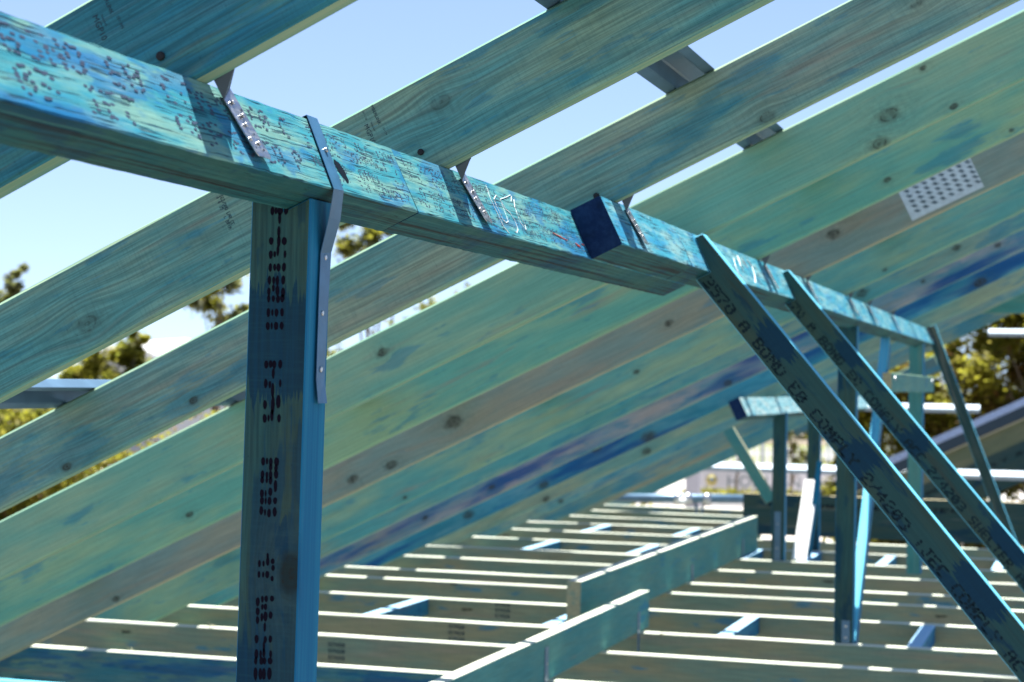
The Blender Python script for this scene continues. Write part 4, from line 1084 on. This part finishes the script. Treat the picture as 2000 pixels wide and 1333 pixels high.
# left: grey-green gums against the sky, bushes and a hedge
tree((-28.6, 43.0, GZ), [(-0.6, 0, 7.3, 0.55), (0.1, 0.3, 7.75, 0.28), (-0.1, 0, 6.9, 0.4), (-1.4, 0.2, 6.2, 1.1), (0.2, 0, 6.3, 0.5), (0.9, 0, 6.0, 0.4), (1.45, 0.2, 6.7, 0.32), (1.6, 0.1, 6.25, 0.30), (1.1, 0, 5.7, 0.55), (0.3, 0, 5.5, 0.7), (-0.5, 0, 4.9, 1.1), (0.8, 0, 4.8, 0.8)], 16000, 0.19, [L_GREY, L_OLIVE], 'grey green gum tree with thin tufts against the sky at the left edge', 23)
tree((-27.2, 49.2, GZ), [(-0.8, 0, 4.5, 0.6), (-0.2, 0.2, 4.8, 0.4), (0.2, 0.2, 4.4, 0.55), (0.5, 0, 5.2, 0.32), (0.45, 0, 4.7, 0.4), (-1.3, 0, 3.9, 0.7), (0.6, 0, 3.9, 0.6), (-0.3, 0, 3.7, 0.8), (-1.2, 0, 3.2, 0.8), (0.4, 0, 3.1, 0.8)], 18000, 0.19, [L_OLIVE, L_GOLD, L_DARK], 'olive tree below the knotty rafter with bright gaps in its crown', 24)
tree((-18.3, 46.6, GZ), [(0.0, 0, 8.0, 0.55), (0.6, 0.2, 8.2, 0.45), (-0.6, 0, 7.5, 0.45), (0.3, 0, 7.2, 0.5), (0.9, 0, 7.5, 0.4), (-0.9, 0, 8.3, 0.35)], 2600, 0.22, [L_GREY, L_OLIVE], 'sparse gum with wispy branches between the post strap and the next rafter', 25)
tree((-22.4, 45.6, GZ), [(0.2, 0, 6.7, 0.65), (-0.4, 0, 6.1, 0.6), (0.4, 0.1, 5.7, 0.5), (0, 0, 7.2, 0.4)], 3200, 0.2, [L_GREY, L_OLIVE], 'slim gum peeping out just left of the big post', 26)
tree((-21.3, 57.0, GZ), clumps(8, 2.6, 0.8, 3.2, 6.6, 0.8, 1.1, 5), 6000, 0.25, [L_OLIVE, L_DARK, L_RUST], 'bushy dark olive tree glimpsed through the slit right of the big post', 27)
tree((-15.6, 58.5, GZ), clumps(7, 2.4, 0.8, 5.0, 7.6, 0.7, 1.0, 6), 4600, 0.25, [L_OLIVE, L_GREY, L_RUST], 'brownish tree glimpsed through the slit below the beam', 28)
tree((-31.0, 50.0, GZ), clumps(10, 3.0, 1.2, 1.5, 3.9, 0.8, 1.2, 8), 8000, 0.24, [L_OLIVE, L_GOLD, L_DARK], 'broad low tree showing golden green below the blue batten at left', 29)
tree((-24.4, 40.0, GZ), clumps(9, 2.4, 1.0, 0.6, 2.6, 0.7, 1.0, 9), 7000, 0.2, [L_OLIVE, L_GOLD, L_DARK], 'garden shrub tree with yellow green leaves under the left rafters', 30)
tree((-9.35, 62.3, GZ), [(0, 0, 1.9, 0.45), (-0.25, 0, 2.6, 0.5), (0.5, 0, 1.5, 0.4), (0.2, 0, 3.4, 0.5), (-0.4, 0, 3.6, 0.5)], 2600, 0.13, [L_OLIVE, L_GREY], 'thin young street tree between the two distant props', 31)
tree((-12.4, 69.0, GZ), [(0, 0, 2.2, 0.5), (-0.3, 0, 1.7, 0.45), (0.2, 0, 2.8, 0.5)], 1600, 0.16, [L_DARK, L_OLIVE], 'dark shrub beside the raking timber in the distance', 32)
# ornamental planting in front of the sign
def shrub_row(x0, x1, y, n, label, mats, seed, h=0.5):
    r = random.Random(seed); lv, lf, ls = [], [], []
    for _ in range(n):
        p = V((r.uniform(x0, x1), y + r.uniform(-0.4, 0.4), GZ + abs(r.gauss(0, h * 0.45))))
        a = V((r.uniform(-1, 1), r.uniform(-1, 1), r.uniform(0.1, 1))).normalized() * 0.16
        b = a.orthogonal().normalized() * 0.06; q = len(lv)
        lv += [p - a * 0.5, p + b, p + a * 0.5, p - b]; lf.append((q, q + 1, q + 2, q + 3)); ls.append(r.randrange(len(mats)))
    return tag(link('shrub_bed', mesh('shrub_bed', lv, lf, mats, ls)), label, 'shrubs', None, 'stuff')
shrub_row(-14.2, -9.0, 67.6, 1500, 'low yellow green planting in front of the sign wall', [L_OLIVE, L_GOLD], 41, 0.24)
shrub_row(-14.6, -12.2, 56.0, 900, 'patch of low weeds left of the grey pillar', [L_OLIVE, L_GOLD], 42, 0.3)

shrub_row(-34.0, -9.0, 39.0, 26000, 'garden hedge with green and orange leaves below the left rafters', [L_OLIVE, L_GOLD, L_OLIVE, L_RUST], 44, 2.6)
def tree_line(y, x0, x1, h0, h1, n, label, seed):
    r = random.Random(seed); lv, lf, ls = [], [], []
    import mathutils
    for _ in range(n):
        x = r.uniform(x0, x1)
        top = h0 + (h1 - h0) * (0.5 + 0.5 * mathutils.noise.noise(V((x * 0.13, seed, 0)))) * (0.75 + 0.5 * mathutils.noise.noise(V((x * 0.6, seed, 3))))
        z = GZ + top * (1 - r.random() ** 1.6) ; p = V((x, y + r.uniform(-3, 3), max(GZ, z)))
        a = V((r.uniform(-1, 1), r.uniform(-1, 1), r.uniform(-0.6, 0.6))).normalized() * 0.7
        b = a.cross(V((r.gauss(0, .5), r.gauss(0, .5), 1))).normalized() * 0.28; q = len(lv)
        lv += [p - a * 0.5, p + b, p + a * 0.5, p - b]; lf.append((q, q + 1, q + 2, q + 3)); ls.append(r.randrange(3))
    return tag(link('tree_line', mesh('tree_line', lv, lf, [L_OLIVE, L_GREY, L_DARK], ls)), label, 'trees', None, 'stuff')
tree_line(150.0, -150, 60, 2.5, 5.6, 26000, 'low line of far trees along the horizon', 51)
# house with a white roof far behind the left rafters
root = empty('house', Matrix.Translation(V((-43.0, 81.0, GZ))))
tag(root, 'far house showing a white roof over a grey gable between the left rafters', 'house')
W = PW[root.name]
M_ROOFW = flat("white_metal_roof", (0.85, 0.86, 0.86), 0.45, 0.4)
M_WALLG = flat("grey_render", (0.34, 0.35, 0.38), 0.8, 0.2)
link('wall', box_me('wall', (-2.6, -2.0, 0), (2.2, 4.0, 4.75), M_WALLG), W, root)
link('roof', mesh('roof', [(-0.55, -2.4, 5.55), (2.7, -2.4, 4.75), (2.7, 4.4, 4.75), (-0.55, 4.4, 5.95), (-2.9, -2.4, 4.75), (-2.9, 4.4, 4.75), (-0.55, -2.4, 5.35), (2.7, -2.4, 4.6), (-2.9, -2.4, 4.6), (-0.55, 4.4, 5.7), (2.7, 4.4, 4.6), (-2.9, 4.4, 4.6)],
 [(0, 1, 2, 3), (0, 3, 5, 4), (0, 4, 8, 6), (0, 6, 7, 1), (1, 7, 10, 2), (3, 2, 10, 9), (3, 9, 11, 5), (4, 5, 11, 8)], [M_ROOFW]), W, root)
link('gable', mesh('gable', [(-2.6, -2.02, 4.75), (2.2, -2.02, 4.75), (-0.55, -2.02, 5.3), (-2.6, -1.9, 4.75), (2.2, -1.9, 4.75), (-0.55, -1.9, 5.3)], [(0, 1, 2), (5, 4, 3), (0, 3, 4, 1), (1, 4, 5, 2), (2, 5, 3, 0)], [M_WALLG]), W, root)
# pale rendered wall building on the far side of the street
root = empty('house', Matrix.Translation(V((-9.8, 92.0, GZ))))
tag(root, 'bright white building wall seen right of the distant props', 'house')
W = PW[root.name]
M_WALLW = flat("white_render", (0.86, 0.84, 0.80), 0.8, 0.2)
link('wall', box_me('wall', (-2.4, 0, 0), (3.0, 5, 3.3), M_WALLW), W, root)
link('roof', mesh('roof', [(-2.8, -0.4, 3.3), (3.4, -0.4, 3.3), (3.4, 5.4, 3.3), (-2.8, 5.4, 3.3), (-2.8, 2.5, 4.4), (3.4, 2.5, 4.4)], [(0, 1, 5, 4), (2, 3, 4, 5), (0, 4, 3), (1, 2, 5), (3, 2, 1, 0)], [M_WALLG]), W, root)
# picket fence
root = empty('picket_fence', Matrix.Translation(V((-16.0, 84.5, GZ))))
tag(root, 'white picket fence far across the street left of the distant props', 'fence')
W = PW[root.name]
pm = box_me('picket', (-0.07, 0, 0.1), (0.07, 0.03, 1.35), M_WHITEP)
for k in range(22): link('picket', pm, W @ Matrix.Translation((k * 0.24, 0, 0)), root)
link('rail', box_me('rail', (-0.1, 0.035, 0.3), (5.2, 0.08, 0.42), M_WHITEP), W, root)
link('rail', box_me('rail', (-0.1, 0.035, 0.95), (5.2, 0.08, 1.07), M_WHITEP), W, root)
# sign wall with letters and crest
root = empty('sign_wall', Matrix.Translation(V((-13.9, 69.2, GZ))))
tag(root, 'low pale sign wall with grey letters and a small yellow crest', 'sign')
W = PW[root.name] @ Matrix.Rotation(0.29, 4, 'Z')
M_SIGN = flat("pale_sign_render", (0.60, 0.58, 0.60), 0.8, 0.2)
M_LET = flat("grey_letters", (0.16, 0.20, 0.22), 0.5, 0.4)
M_CREST = flat("yellow_crest", (0.42, 0.34, 0.05), 0.5, 0.4)
link('panel', box_me('panel', (-0.3, 0, 0.05), (5.4, 0.25, 0.92), M_SIGN), W, root)
link('cap', box_me('cap', (-0.35, -0.05, 0.05), (5.45, 0.30, 0.14), M_SIGN), W, root)
for body, x in (("HOL", 1.02), ("UGN", 2.46)):
    me = text_me('lettering', body, 0.62, M_LET)
    link('lettering', me, W @ frame((x, -0.012, 0.26), XX, ZZ, -YY), root)
link('crest', tube_me('crest', [(0.47, -0.05, 0.50), (0.47, 0.0, 0.50)], 0.20, M_CREST, 16), W, root)
link('crest', tube_me('crest', [(0.47, -0.075, 0.52), (0.47, -0.055, 0.52)], 0.11, M_LET, 16), W, root)
# grey pillar
o = link('gate_pillar', box_me('gate_pillar', (-12.30, 59.0, GZ), (-11.86, 59.4, GZ + 1.6), flat("pillar_concrete", (0.36, 0.36, 0.40), 0.85, 0.2, 0, 0.05, 3)))
tag(o, 'plain grey pillar behind the scaffold tube', 'pillar')
# street lamp post
root = empty('street_lamp', Matrix.Translation(V((-13.25, 79.6, GZ))))
tag(root, 'thin grey street lamp pole in front of the picket fence', 'street lamp')
W = PW[root.name]
link('pole', tube_me('pole', [(0, 0, 0), (0, 0, 4), (0, 0, 8.2)], [0.10, 0.08, 0.06], flat("pole_grey", (0.30, 0.33, 0.38), 0.5, 0.4), 10), W, root)
link('lamp_head', box_me('lamp_head', (-0.1, -0.9, 8.15), (0.1, 0.05, 8.28), M_WALLG), W, root)
